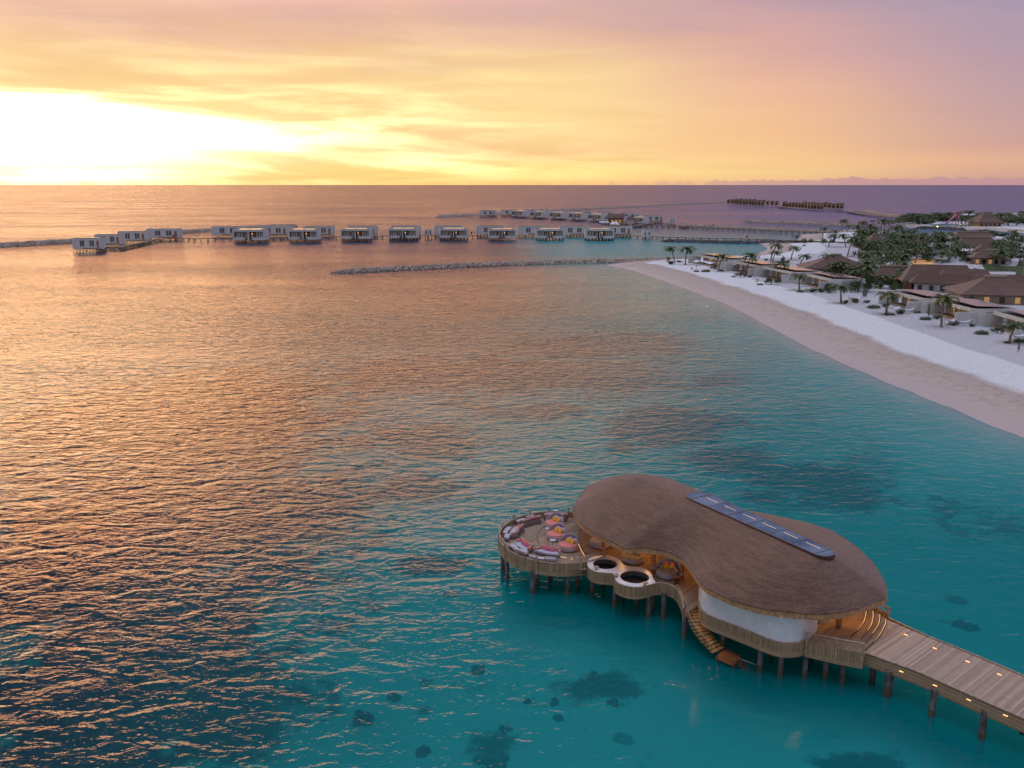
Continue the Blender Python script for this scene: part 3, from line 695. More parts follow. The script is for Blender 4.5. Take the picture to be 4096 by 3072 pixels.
# skylight along the ridge
sk0, sk1 = at(*z2(872, 232), 7.6), at(*z2(1640, 590), 7.5)
def capsule(a, b, r0, r1, n=12):
    d = (b-a); ang = math.atan2(d.y, d.x); out = []
    for k in range(n+1): th = ang+PI/2+PI*k/n; out.append(Vector((a.x+r0*math.cos(th), a.y+r0*math.sin(th), 0)))
    for k in range(n+1): th = ang-PI/2+PI*k/n; out.append(Vector((b.x+r1*math.cos(th), b.y+r1*math.sin(th), 0)))
    return out
cap = capsule(sk0, sk1, 1.15, .82)
skl = None
mb = MB(); mb.strip(cap, 6.9, 7.8, .08, closed=True); skl = part(mb, 'skylight', mat('rusty copper curb', (.10, .035, .025), .55, .25, 3))
mb = MB(); mb.prism([(p.x, p.y) for p in capsule(sk0, sk1, 1.13, .80)], 7.78, 7.84)
glm, gnt, gb = newmat('blue grey skylight glass'); gb.inputs['Base Color'].default_value = (.05, .075, .12, 1); gb.inputs['Roughness'].default_value = .08; gb.inputs['Specular IOR Level'].default_value = .35
gn = gnt.noise(gnt.new('ShaderNodeTexCoord').outputs['Object'], .5, 3); gnt.link(gnt.mix(gnt.rng(gn, .3, .7), (.075, .10, .15), (.17, .20, .26)), gb.inputs['Base Color'])
part(mb, 'skylight_glass', glm, skl)
dr = (sk1-sk0).normalized(); pr = Vector((-dr.y, dr.x, 0)); SL = (sk1-sk0).length
for k in range(7):
    p = sk0+dr*SL*k/6; hw = 1.1-.34*k/6
    mb = MB(); mb.tube([p-pr*hw+Vector((0, 0, 7.85-p.z)), p+pr*hw+Vector((0, 0, 7.85-p.z))], .045, 4)
    part(mb, 'mullion', M['metal'], skl)
mb = MB(); mb.tube([Vector((p.x, p.y, 7.84)) for p in cap]+[Vector((cap[0].x, cap[0].y, 7.84))], .05, 4); part(mb, 'glass_frame', M['metal'], skl)
for k in range(6):   # the lit strip seen through each pane
    a = sk0+dr*(SL*(k+.15)/6)+pr*.3; b = sk0+dr*(SL*(k+.85)/6)+pr*.25
    mb = MB(); mb.box(((a+b).x/2, (a+b).y/2, 7.842), ((b-a).length*.9, .018, .006), rz=math.atan2(dr.y, dr.x)); part(mb, 'light_strip', M['led'], skl)
# --- deck outline
TOPZ = 2.92
pl = [(985, 970), (985, 1010), (1010, 1045), (1060, 1072), (1140, 1085), (1225, 1090), (1252, 1112), (1262, 1160), (1310, 1195), (1400, 1222), (1490, 1226), (1575, 1208), (1650, 1186), (1740, 1186), (1830, 1215), (1885, 1275), (1915, 1350), (1932, 1430)]
front = A(pl, z1, TOPZ)
stair_top = A([(100, 575), (232, 535)], z3, DZ+.1)
wallbase = A([(236, 518), (248, 570), (285, 610), (360, 655), (480, 702), (600, 748), (700, 788), (800, 828), (900, 868), (1000, 900), (1070, 912), (1130, 914), (1200, 908), (1250, 897), (1290, 880)], z3, TOPZ)
railr = A([(1325, 905), (1590, 965), (1845, 1012)], z3, 2.92)
tf = [terr(a) for a in range(90, 90+205, 5)]                       # left half of the terrace, back to front
tfront = [terr(a) for a in range(295, 312, 5)]
far_rail = A([(745, 412), (600, 290)], z4, 2.5)
backin = inset(outl, 1.0)
bk = [p for p in backin if (p.x > 8 and p.y > 60 and (p-RA).cross(RB-RA).z < -0.1)]
# back part of the outline in order: from the right end round to the left
s_ = [p for p in backin]; i0 = min(range(n), key=lambda i: (s_[i]-Vector((26.2, 62.0, 0))).length); i1 = min(range(n), key=lambda i: (s_[i]-Vector((8.8, 82.2, 0))).length)
seq = [i0]; 
while seq[-1] != i1: seq.append((seq[-1]+1) % n)
if len(seq) > n/2:
    seq = [i0]
    while seq[-1] != i1: seq.append((seq[-1]-1) % n)
back = [s_[i].xy for i in seq]
wk0 = at(*z4(545, 705), 2.1); wk1 = at(*z4(750, 418), 2.1)
deck = [p for p in tf]+tfront+[p.xy for p in front]+[stair_top[1].xy]+[p.xy for p in wallbase]+[railr[0].xy, railr[1].xy, railr[2].xy]
deckend = [far_rail[0].xy, far_rail[1].xy]
deck = deck+deckend+back+[terr(60), terr(75)]
mb = MB(); mb.prism([(p[0], p[1]) for p in deck], DZ-.45, DZ)
part(mb, 'deck', M['deck'])
# --- skirts: parapet of vertical battens with horizontal boards below
def skirt(path, z0, zm, z1, th=.10):
    g = MB(); g.strip(path, zm, z1, th); part(g, 'batten_skirt', M['skirt'])
    g = MB(); g.strip(path, z0, zm, th*.7); part(g, 'board_skirt', M['boards'])
tpath = resample([terr(a).to_3d() for a in range(48, 313, 4)], .35)
skirt(tpath, 1.85, 2.2, 3.0)
g = MB(); g.tube([p.to_3d()+Vector((0, 0, 3.02)) for p in resample([terr(a).to_3d() for a in range(48, 313, 4)], .5)], .07, 6, sq=.6); part(g, 'coping', M['rail'])
rp_ = resample([terr(a, 1.0).to_3d() for a in range(55, 313, 4)], .5)
g = MB(); g.tube([p+Vector((0, 0, 3.47)) for p in rp_], .055, 6, sq=.7); hr = part(g, 'handrail', M['rail'])
for a in (60, 78, 98, 118, 138, 160, 184, 206, 226, 246, 265, 285, 309):
    p = terr(a, 1.012); g = MB(); g.box((p.x, p.y, 2.62), (.10, .12, 1.62), rz=R(a)); part(g, 'rail_post', M['rail'], hr)
fp = [p.xy.to_3d() for p in smooth([q.xy.to_3d() for q in front], 3)]
skirt(fp, 1.9, 2.15, TOPZ-.02)
g = MB(); g.tube([p+Vector((0, 0, TOPZ+.0)) for p in fp], .06, 6, sq=.6); part(g, 'coping', M['rail'])
g = MB(); g.tube([p+Vector((0, 0, 2.13)) for p in fp[3:45]], .02, 4); part(g, 'light_strip', mat('dim warm led', (.4, .25, .1), .6, emit=(1, .5, .15), es=.5))
wb_ = [p.xy.to_3d() for p in smooth([q.xy.to_3d() for q in wallbase], 3)]
skirt(wb_, 1.8, 2.2, TOPZ-.0)
g = MB(); g.tube([p+Vector((0, 0, TOPZ+.0)) for p in wb_], .07, 6, sq=.5); part(g, 'coping', M['rail'])
# white curved wall, just inside the curb
wr = [p.copy() for p in wb_]
wi = []
for i, p in enumerate(wr):
    t = (wr[min(i+1, len(wr)-1)]-wr[max(i-1, 0)]).normalized(); wi.append(p+Vector((-t.y, t.x, 0))*.16)
wend = A([(1385, 788)], z3, DZ)[0]
wi = wi[:-2]+[wend.xy.to_3d()*.5+wi[-3]*.5, wend.xy.to_3d()]
wi = resample(smooth(wi, 3), .3)
g = MB(); g.strip([wi[0]+Vector((.9, 3.4, 0)), wi[0]+Vector((.12, 1.2, 0))]+wi+[wi[-1]+Vector((-.6, 2.5, 0))], DZ, EZ-.2, .16); part(g, 'curved_wall', M['white'])
# inner glazed core seen under the eave
core = [Vector((12.6, 73.5, 0)), Vector((14.6, 70.2, 0)), Vector((16.2, 67.5, 0)), Vector((17.0, 64.2, 0)), Vector((19, 62.3, 0))]
g = MB(); g.strip(resample(core, .6), DZ, EZ-.2, .12); part(g, 'inner_wall', planks('inner timber wall', (.20, .12, .07), .3, coord='UV', gap=.08))
# entrance side balustrade near and far: solid lower half, open horizontal slats above
def slat_rail(pts, z0, zs, z1, posts):
    g = MB(); g.strip(pts, z0, z0+.28, .06); b_ = part(g, 'board_skirt', M['boards'])
    g = MB(); g.strip(pts, z0+.28, zs, .08); part(g, 'batten_skirt', M['skirt'])
    g = MB()
    k = int((z1-zs)/.12)
    for i in range(k): g.tube([p+Vector((0, 0, zs+.08+i*.12)) for p in pts], .025, 4)
    part(g, 'slat_panel', M['rail'])
    g = MB(); g.tube([p+Vector((0, 0, z1)) for p in pts], .07, 4, sq=.5); h = part(g, 'handrail', M['rail'])
    for i in posts:
        p = pts[0].lerp(pts[-1], i) if len(pts) == 2 else pts[int(i*(len(pts)-1))]
        g = MB(); g.box((p.x, p.y, (z0+z1)/2+.03), (.13, .13, z1-z0), rz=.7); part(g, 'rail_post', M['rail'], h)
rr = [p.xy.to_3d() for p in railr]
slat_rail([rr[0]+(rr[0]-rr[1])*.12, rr[1], rr[2]], 1.75, 2.92, 3.62, (0, .5, 1))
fr_ = [at(*z4(755, 405), 2.1).xy.to_3d(), at(*z4(590, 290), 2.4).xy.to_3d()]
slat_rail(fr_, 1.8, 2.75, 3.3, (0,))
# broad curved entrance steps going down towards the walkway
import itertools
arcs = [A([(1720, 862), (1815, 775), (1870, 690), (1888, 600)], z3, 2.5), A([(1832, 888), (1915, 790), (1950, 700), (1952, 612)], z3, 2.37), A([(1872, 948), (1965, 830), (2010, 745), (2018, 668)], z3, 2.24), A([(1850, 1045), (1985, 925), (2060, 800), (2078, 728)], z3, 2.11)]
wn0 = at(*z4(545, 708), 2.08); wf0 = at(*z4(748, 415), 2.08)
for k in range(3):
    za = DZ+.012-.004*k; 
    g = MB(); a = smooth([p.xy.to_3d() for p in arcs[k]], 5); b = smooth([p.xy.to_3d() for p in arcs[k+1]], 5)
    g.prism([(p.x, p.y) for p in a]+[(p.x, p.y) for p in b[::-1]], 1.95, DZ+.016-.13*0*k+.001*(3-k)); 
    part(g, 'entrance_step', M['deck'])
for k in range(4):
    a = smooth([p.xy.to_3d() for p in arcs[k]], 5)
    g = MB(); g.tube([p+Vector((0, 0, DZ+.03)) for p in a], .035, 4); part(g, 'step_nosing', mat('dark step edge line', (.06, .035, .025), .8))  # dark tubes drawn along the step edges
    a2 = [p+Vector((-.06, -.02, 0)) for p in a]
    g = MB(); g.tube([p+Vector((0, 0, DZ+.03)) for p in a2[4:]], .014, 4); part(g, 'light_strip', M['led'])
# --- pools: white figure-eight surround, two dark round openings
pc = [at(*z1(1156, 1003), TOPZ), at(*z1(1446, 1131), TOPZ)]
pr_ = [(at(*z1(1275, 1005), TOPZ)-at(*z1(1038, 1005), TOPZ)).length/2, (at(*z1(1588, 1131), TOPZ)-at(*z1(1304, 1131), TOPZ)).length/2]
so_ = A([(990, 985), (1000, 950), (1060, 925), (1140, 916), (1220, 925), (1290, 955), (1330, 1000), (1370, 1020), (1440, 1028), (1530, 1042), (1600, 1085), (1625, 1140), (1648, 1180)], z1, TOPZ)
inner = smooth([p.xy.to_3d() for p in so_], 4)
outer = [p for p in fp if p.x < inner[-1].x+.05 and p.x > inner[0].x-.3 and p.y < 71.5]
ring = outer+inner[::-1]
g = MB(); vs = []
hole = [[(c.x+r*math.cos(2*PI*k/32), c.y+r*math.sin(2*PI*k/32)) for k in range(32)] for c, r in zip(pc, pr_)]
loops = [[Vector((p.x, p.y, 0)) for p in ring]]+[[Vector((x, y, 0)) for x, y in h][::-1] for h in hole]
tri = geometry.tessellate_polygon(loops); flat = [p for l in loops for p in l]
def upt(t):
    a, b, c = (flat[i].xy for i in t); return t if (b-a).cross(c-a) > 0 else t[::-1]
g.add([(p.x, p.y, TOPZ+.045) for p in flat], [upt(t) for t in tri])
pool = part(g, 'pool_surround', M['poolwhite'])
g = MB(); g.strip([p for p in inner], DZ, TOPZ+.042, .05); part(g, 'pool_side', M['poolwhite'], pool)
g = MB(); g.tube([p+Vector((0, .06, TOPZ-.02)) for p in inner], .022, 4); part(g, 'light_strip', M['led'], pool)
for c, r, h in zip(pc, pr_, hole):
    g = MB(); g.strip([Vector((x, y, 0)) for x, y in h], DZ+.02, TOPZ+.04, .03, closed=True); part(g, 'pool_rim', M['thinpile'], pool)
    g = MB(); g.prism([(c.x+(x-c.x)*.985, c.y+(y-c.y)*.985) for x, y in h], DZ+.02, DZ+.08); part(g, 'pool_opening', M['darkwater'], pool)
for (a, b), (c, d) in (((1068, 1030), (1050, 1105)), ((1265, 1105), (1255, 1165)), ((1550, 1185), (1565, 1265))):
    p = at(*z1(a, b), 3.15); g = MB(); g.box(p+Vector((0, 0, .02)), (.42, .34, .05), rz=.5); t_ = part(g, 'ledge_table', M['rail'])
    g = MB(); g.box(p+Vector((0, -.12, -.45)), (.09, .09, .9), rz=.4); part(g, 'table_post', M['rail'], t_)
# --- columns and curtain
for a, b, z, r in ((1138, 898, DZ, .17), (1633, 1088, DZ, .19), (1912, 1156, DZ, .19)):
    p = at(*z1(a, b), z); g = MB(); g.lathe([(r, 0), (r*1.02, .1), (r*.98, 2.6)], (p.x, p.y+.15, DZ), 14); c = part(g, 'column', M['warmwood'], sm=True)
    g = MB(); g.lathe([(r*1.06, 0), (r*1.06, .13)], (p.x, p.y+.15, DZ+.42), 14); part(g, 'column_band', M['wicker'], c, sm=True)
p = at(*z3(1612, 768), DZ); g = MB(); g.lathe([(.2, 0), (.19, 2.6)], (p.x, p.y+.15, DZ), 14); c = part(g, 'column', M['warmwood'], sm=True)
g = MB(); g.lathe([(.215, 0), (.215, .13)], (p.x, p.y+.15, DZ+.75), 14); part(g, 'column_band', M['wicker'], c, sm=True)
p = at(*z3(1478, 745), DZ); g = MB(); vs = []
for j, (rr_, zz) in enumerate(((.28, 0), (.36, .6), (.42, 1.3), (.45, 2.5))):
    for k in range(40): th = 2*PI*k/40; q = rr_*(1+.12*math.sin(th*9)); vs.append((p.x+q*math.cos(th)*1.2, p.y+.4+q*math.sin(th)*.6, DZ+.05+zz))
g.add(vs, [(i*40+k, i*40+(k+1) % 40, (i+1)*40+(k+1) % 40, (i+1)*40+k) for i in range(3) for k in range(40)])
part(g, 'curtain', mat('warm cream curtain', (.62, .48, .34), .9, .1, 3), sm=True)
# raised round platform joints on the terrace
for pts, z in ((A([(520, 820), (490, 760), (492, 700), (530, 650), (600, 600)], z1, DZ), DZ), (A([(930, 650), (900, 700), (905, 780), (940, 860), (985, 910)], z1, DZ), DZ), (A([(745, 650), (760, 610), (830, 585), (915, 600)], z1, DZ), DZ), (A([(745, 650), (760, 700), (820, 740), (900, 752)], z1, DZ), DZ)):
    g = MB(); g.tube([p.xy.to_3d()+Vector((0, 0, DZ+.012)) for p in smooth([q.xy.to_3d() for q in pts], 5)], .025, 4); part(g, 'deck_step', mat('dark joint', (.07, .05, .045), .8))
pts = A([(760, 700), (830, 745), (890, 800), (925, 870), (955, 920)], z1, DZ); g = MB(); g.tube([p.xy.to_3d()+Vector((0, 0, DZ+.02)) for p in smooth([q.xy.to_3d() for q in pts], 5)], .014, 4); part(g, 'light_strip', M['led'])
pts = A([(700, 925), (760, 935), (840, 952)], z1, DZ); g = MB(); g.tube([p.xy.to_3d()+Vector((0, 0, DZ+.02)) for p in smooth([q.xy.to_3d() for q in pts], 5)], .014, 4); part(g, 'light_strip', M['led'])
# --- piles
pile_px = [z1(150, 1060), z1(195, 1145), z1(440, 1285), z1(490, 1190), z1(615, 1150), z1(785, 1285), z1(885, 1205), z1(1030, 1275), z1(1135, 1200), z1(1250, 1405), z1(1325, 1330), z1(1465, 1385), z1(1580, 1515), z1(1620, 1440), z1(1725, 1525), z1(1935, 1660), z3(88, 855), z3(470, 950), z3(830, 1200), z3(1030, 1240), z3(1270, 1240), z3(1475, 1240), z3(1640, 1295), z3(940, 1020)]
PILES = [at(u, v, 0).xy for u, v in pile_px]+[Vector((x, y)) for x, y in ((4, 79), (1.5, 77.5), (7, 79), (10, 77), (9, 73.5), (12, 72), (13, 76), (16, 73), (15, 68), (17, 64), (19, 68), (21, 63), (23, 67), (22, 60), (25, 62), (12, 81), (16, 79), (24, 70))]
def pile(p, z1_, parent, off, r=.19):
    g = MB(); g.lathe([(r*1.02, -1.1), (r, z1_)], (p.x, p.y, 0), 12); o = g.build('pile', M['pile'], parent, off=off, sm=True)
    g = MB(); g.lathe([(r*1.08, -.35), (r*1.05, .42+random.random()*.2)], (p.x, p.y, 0), 12); g.build('weed_band', M['thinpile'], o, off=off, sm=True)
for p in PILES: pile(p, DZ-.4, pav, PB, .17+random.random()*.03)
# ================= staircase to the sea with its landing
sl_ = A([(170, 560), (190, 620), (240, 700), (290, 770), (335, 840), (385, 905), (425, 960)], z3, 2.0)
top = at(*z3(172, 560), 2.35); bot = at(*z3(425, 1000), .55)
path = [top.xy, at(*z3(195, 640), 2.05).xy, at(*z3(235, 730), 1.75).xy, at(*z3(290, 815), 1.4).xy, at(*z3(350, 890), 1.05).xy, at(*z3(432, 985), .62).xy]
sp_ = resample(smooth([p.to_3d() for p in path], 6), .1)
SB = Vector((sp_[0].x, sp_[0].y, 0))
stairs = empty('sea_staircase', SB); tag(stairs, 'curved wooden staircase with white risers leading from pavilion to sea', 'staircase'); ALLTH.append(stairs)
NS = 14; Ln = len(sp_)-1
sidef = []
for k in range(NS):
    t = (k+.3)/NS; i = int(t*Ln); p = sp_[i]; d = (sp_[min(i+3, Ln)]-sp_[max(i-3, 0)]).normalized(); z = 2.38-(2.38-.5)*t
    ang = math.atan2(d.y, d.x)+PI/2
    g = MB(); g.box((p.x, p.y, z), (1.25, .30, .06), rz=ang); g.build('tread', M['stairwood'], stairs, off=SB)
    q = Vector((-d.y, d.x, 0)); 
    g = MB(); g.box((p.x-d.x*.02, p.y-d.y*.02, z-.12), (.24, .05, .16), rz=ang); g.build('riser_bracket', M['canvas'], stairs, off=SB)
    sidef.append((p-q*.6, z, d))
lft = [Vector((p.x, p.y, z+.62)) for p, z, d in sidef]
g = MB(); g.tube([lft[0]+Vector((-.3, 1.9, .35)), lft[0]+Vector((-.12, .9, .15))]+lft, .035, 6); hr = g.build('handrail', M['rail'], stairs, off=SB)
for p, z, d in sidef: g = MB(); g.tube([(p.x, p.y, z-.12), (p.x, p.y, z+.62)], .022, 5); g.build('baluster', M['metal'], hr, off=SB)
for s in (-.45, .45):
    g = MB(); g.tube([Vector((p.x, p.y, 0))+Vector((-d.y, d.x, 0))*s+Vector((0, 0, z-.16)) for (p_, z, d), p in ((a, sp_[int((k+.3)/NS*Ln)]) for k, a in enumerate(sidef))], .05, 4); g.build('stringer', M['thinpile'], stairs, off=SB)
lc = A([(400, 1045), (490, 958), (645, 1035), (585, 1118)], z3, .45)
g = MB(); g.prism([(p.x, p.y) for p in lc], .22, .42); g.build('landing', planks('wet landing boards', (.27, .10, .035), .16, ang=R(-40), gap=.06, rough=.3), stairs, off=SB)
for p in lc: pile(p.lerp(sum(lc, Vector())/4, .15).xy, .25, stairs, SB, .07)
l0 = (lc[2]+lc[3])/2; l1 = at(*z3(945, 1340), -1.5)
for k in range(11):
    p = l0.lerp(l1, (k+.5)/11); g = MB(); g.box((p.x, p.y, .22-.16*k), (1.1, .34, .07), rz=math.atan2((l1-l0).y, (l1-l0).x)+PI/2); g.build('tread', planks('dark weedy boards', (.10, .06, .03), .2) if k == 0 else bpy.data.materials['dark weedy boards'], stairs, off=SB)
g = MB(); qd = (l1-l0).xy.normalized().to_3d(); qn = Vector((-qd.y, qd.x, 0))*-.5
for s in (-1, 1): g.tube([l0+qn*s+Vector((0, 0, .25-.45+.35*0)), Vector((l1.x, l1.y, -1.5))+qn*s], .05, 4)
g.build('stringer', M['thinpile'], stairs, off=SB)
g = MB(); g.tube([l0+qn*.9+Vector((0, 0, .35)), l0.lerp(l1, .5)+qn*.9+Vector((0, 0, .9))], .03, 5); g.build('rope_rail', M['rail'], stairs, off=SB)
# ================= walkway
WB_ = Vector((wn0.x, wn0.y, 0)); wk = empty('boardwalk', WB_); tag(wk, 'broad timber boardwalk with small amber lights leading right from pavilion', 'boardwalk'); ALLTH.append(wk)
n1_ = at(*z4(1925, 1285), 2.08); f1_ = at(*z4(1925, 925), 2.08)
nd = (n1_-wn0).normalized(); fd = (f1_-wf0).normalized()
near = [wn0, at(*z4(1000, 872), 2.08), at(*z4(1500, 1098), 2.08), n1_, n1_+nd*9]; far = [wf0, at(*z4(1100, 580), 2.08), at(*z4(1500, 742), 2.08), f1_, f1_+fd*9]
midp = arcs[3]
arc_edge = [p.xy for p in smooth([q.xy.to_3d() for q in arcs[3]], 4)]
g = MB(); g.prism([(p.x, p.y) for p in near[::-1]]+[(p.x, p.y) for p in arc_edge]+[(p.x, p.y) for p in far[1:]], 1.93, 2.47)
ang = math.atan2(nd.y, nd.x)
M['walk'] = planks('walkway boards', (.38, .265, .19), .15, ang=-ang, gap=.13, dark=.42)
g.build('decking', M['walk'], wk, off=WB_)
for path_, s in ((near, 1), (far, -1)):
    pp = resample([Vector((p.x, p.y, 0)) for p in path_], .5)
    nn = [Vector((nd.y, -nd.x, 0))*.05*s for _ in pp]
    g = MB(); g.strip([a+b for a, b in zip(pp, nn)], 1.55, 2.50, .08); g.build('edge_board', M['boards'], wk, off=WB_)
    g = MB(); g.tube([a+b*1.5+Vector((0, 0, 2.52)) for a, b in zip(pp, nn)], .08, 4, sq=.5); kb = g.build('kerb_rail', M['rail'], wk, off=WB_)
for l in ([z4(870, 828), z4(1160, 948), z4(1450, 1072), z4(1765, 1206)], [z4(908, 512), z4(1158, 628), z4(1440, 742), z4(1712, 852)]):
    for u, v in l:
        p = at(u, v, 2.5); ins_ = Vector((nd.y, -nd.x, 0))
        g = MB(); g.box((p.x, p.y, 2.49), (.26, .05, .03), rz=ang); lb = g.build('edge_lamp', M['lamp'], wk, off=WB_)
for u, v in (z4(740, 1040), z4(765, 1020), z4(1130, 1205), z4(1560, 1395), z4(620, 900)):
    pile(at(u, v, 0).xy, 1.9, wk, WB_, .2)
for k in range(5):
    p = wf0.lerp(f1_, k/4+.02); pile((p.xy+Vector((-.3, -.7))), 1.9, wk, WB_, .2)
# ================= furniture on the terrace and under the roof
def sq(mb, c, d, rz=0, rx=0, e=.45, nu=14, nv=8, ry=0):
    """a plump cushion: superellipsoid"""
    Mx = Matrix.Rotation(rz, 3, 'Z') @ Matrix.Rotation(ry, 3, 'Y') @ Matrix.Rotation(rx, 3, 'X'); vs = []
    f = lambda w, p: math.copysign(abs(w)**p, w)
    for j in range(nv+1):
        ph = -PI/2+PI*j/nv
        for i in range(nu):
            th = 2*PI*i/nu
            vs.append(Mx @ Vector((d[0]/2*f(math.cos(ph), e)*f(math.cos(th), e), d[1]/2*f(math.cos(ph), e)*f(math.sin(th), e), d[2]/2*f(math.sin(ph), e)))+Vector(c))
    return mb.add(vs, [(j*nu+i, j*nu+(i+1) % nu, (j+1)*nu+(i+1) % nu, (j+1)*nu+i) for j in range(nv) for i in range(nu)])
def arcbox(mb, r0, r1, a0, a1, z0, z1, cy=3.0, n=10):
    vs = []
    for i in range(n+1):
        a = a0+(a1-a0)*i/n
        for r, z in ((r0, z0), (r1, z0), (r1, z1), (r0, z1)): vs.append((r*math.sin(a), cy-r*math.cos(a), z))
    fs = [(i*4+k, i*4+(k+1) % 4, (i+1)*4+(k+1) % 4, (i+1)*4+k) for i in range(n) for k in range(4)]+[(3, 2, 1, 0), (n*4, n*4+1, n*4+2, n*4+3)]
    return mb.add(vs, [f[::-1] for f in fs])
def make_sofa():
    t = empty('outdoor_sofa'); tag(t, 'x', 'sofa', 'curved outdoor sofas on the round terrace')
    g = MB(); arcbox(g, 2.72, 3.62, -.36, .36, .06, .30); g.build('sofa_base', M['rope'], t)
    g = MB(); arcbox(g, 2.86, 3.66, -.34, .34, .30, .46); g.build('seat', M['grey_cushion'], t, sm=True)
    g = MB(); g.tube([(2.74*math.sin(a), 3-2.74*math.cos(a), .74) for a in np.linspace(-.36, .36, 10)], .05, 6)
    for k in range(13):
        a = -.36+.72*k/12; g.tube([(2.72*math.sin(a), 3-2.72*math.cos(a), .2), (2.74*math.sin(a), 3-2.74*math.cos(a), .74)], .018, 4)
    for s in (-1, 1):
        a = .37*s; g.tube([(r*math.sin(a), 3-r*math.cos(a), z) for r, z in ((2.74, .74), (3.1, .68), (3.5, .5))], .045, 6)
    g.build('back_frame', M['rope'], t)
    for a in (-.2, 0, .2):
        g = MB(); sq(g, (2.90*math.sin(a), 3-2.90*math.cos(a), .66), (.56, .2, .42), rz=a, rx=-.2); g.build('back_cushion', M['coral_cushion'], t, sm=True)
    for a in (-.09, .09):
        g = MB(); sq(g, (3.06*math.sin(a), 3-3.06*math.cos(a), .58), (.46, .14, .26), rz=a, rx=-.35); g.build('small_cushion', M['pink_cushion'], t, sm=True)
    for a in (-.31, .31):
        g = MB(); sq(g, (2.95*math.sin(a), 3-2.95*math.cos(a), .68), (.4, .18, .4), rz=a*1.6, rx=-.2); g.build('corner_cushion', M['beige_cushion'], t, sm=True)
    for a in (-.335, .335):
        g = MB(); r = 3.25; g.tube([(q*math.sin(a), 3-q*math.cos(a), .58) for q in (2.98, 3.0, 3.5, 3.52)], [.08, .125, .125, .08], 10); g.build('bolster', M['coral_cushion'], t, sm=True)
    return t
def make_daybed(hood=True, mattress='coral_cushion', pillows='yl', r=.88):
    t = empty('round_daybed'); tag(t, 'x', 'daybed', 'round daybeds of the pavilion')
    g = MB(); g.lathe([(r*.9, .03), (r, .1), (r, .40), (r*.96, .42)], n=28); g.build('daybed_base', M['wicker'], t, sm=True)
    g = MB(); g.lathe([(r*.93, .36), (r*.95, .42), (r*.93, .52), (r*.85, .555)], n=28); g.build('mattress', M[mattress], t, sm=True)
    if hood:
        g = MB(); vs = []; nA, nB = 22, 5
        for j in range(nB+1):
            for i in range(nA+1):
                a = R(-10+200*i/nA); k = math.sin(PI*min(1, max(0, i/nA)))**.6
                z = .40+(.85*k)*j/nB; q = r*(1.0+.12*math.sin(PI*.5*j/nB)-.22*(j/nB)**2*k)
                vs.append((q*math.cos(a), q*math.sin(a), z))
        g.add(vs, [(j*(nA+1)+i, j*(nA+1)+i+1, (j+1)*(nA+1)+i+1, (j+1)*(nA+1)+i) for j in range(nB) for i in range(nA)])
        o = g.build('hood', M['wicker'], t, sm=True)
        s = o.modifiers.new('thick', 'SOLIDIFY'); s.thickness = .03
        g = MB(); g.tube([vs[nB*(nA+1)+i] for i in range(nA+1)], .025, 5); g.build('hood_rim', M['grey_cushion'], o)
    if pillows == 'yl':
        for x in (-.2, .26): g = MB(); sq(g, (x, .28, .72), (.44, .15, .42), rx=-.45, rz=-.1); g.build('pillow', M['yellow_cushion'], t, sm=True)
        for x in (-.12, .38): g = MB(); sq(g, (x, .5, .78), (.44, .14, .42), rx=-.3); g.build('back_pillow', M['lilac_cushion'], t, sm=True)
    if pillows == 'yc':
        for x in (-.22, .22): g = MB(); sq(g, (x, .3, .7), (.4, .14, .3), rx=-.4); g.build('pillow', M['yellow_cushion'], t, sm=True)
        for x in (-.26, .26): g = MB(); sq(g, (x, .52, .8), (.46, .16, .42), rx=-.25); g.build('back_pillow', M['coral_cushion'], t, sm=True)
        for s in (-1, 1): g = MB(); g.tube([(s*.62, .0, .66), (s*.6, .02, .66), (s*.4, .5, .66), (s*.38, .52, .66)], [.08, .13, .13, .08], 10); g.build('bolster', M['beige_cushion'], t, sm=True)
    return t
def make_bench():
    t = empty('cushioned_bench'); tag(t, 'x', 'bench', 'low grey benches along the parapet')
    g = MB(); arcbox(g, 3.0, 3.5, -.16, .16, .04, .22); g.build('bench_base', M['rope'], t)
    g = MB(); sq(g, (0, -.26, .32), (1.1, .5, .24), e=.3); g.build('seat', M['grey_cushion'], t, sm=True)
    return t
def make_cube():
    t = empty('low_table'); tag(t, 'x', 'table', 'small low tables between the benches')
    g = MB(); g.box((0, 0, .42), (.46, .42, .04)); g.build('table_top', M['table'], t)
    g = MB(); g.box((0, 0, .22), (.36, .33, .36)); g.build('table_body', M['grey_cushion'], t)
    return t
def make_table():
    t = empty('side_table'); tag(t, 'x', 'side table', 'white pedestal side tables by the daybeds')
    g = MB(); g.box((0, 0, .60), (.50, .38, .04)); g.build('table_top', M['table'], t)
    g = MB(); g.tube([(0, 0, .04), (0, 0, .58)], .035, 8); g.build('stem', M['table'], t)
    g = MB(); g.box((0, 0, .02), (.34, .30, .035)); g.build('foot', M['table'], t)
    return t
sofa = make_sofa()
def face(dx, dy): return math.atan2(dx, -dy)
def P1(a, b, z=DZ+.25): p = at(*z1(a, b), z); return (p.x, p.y, DZ+.01)
for (a, b), l in (((430, 585), 'curved pink cushioned sofa seen from behind at the far left of the terrace'), ((676, 548), 'curved pink cushioned sofa seen from behind at the far edge beside the roof'),
                  ((295, 690), 'curved pink cushioned sofa facing left, on the leftmost side of the terrace'), ((365, 830), 'curved pink cushioned sofa at the front left of the terrace, turned lower left'), ((605, 885), 'curved pink cushioned sofa nearest the front rail of the terrace')):
    p = P1(a, b); d = Vector((p[0]-TC.x-.3, p[1]-TC.y)); put(sofa, p, face(d.x, d.y), l, s=.92)
db = make_daybed()
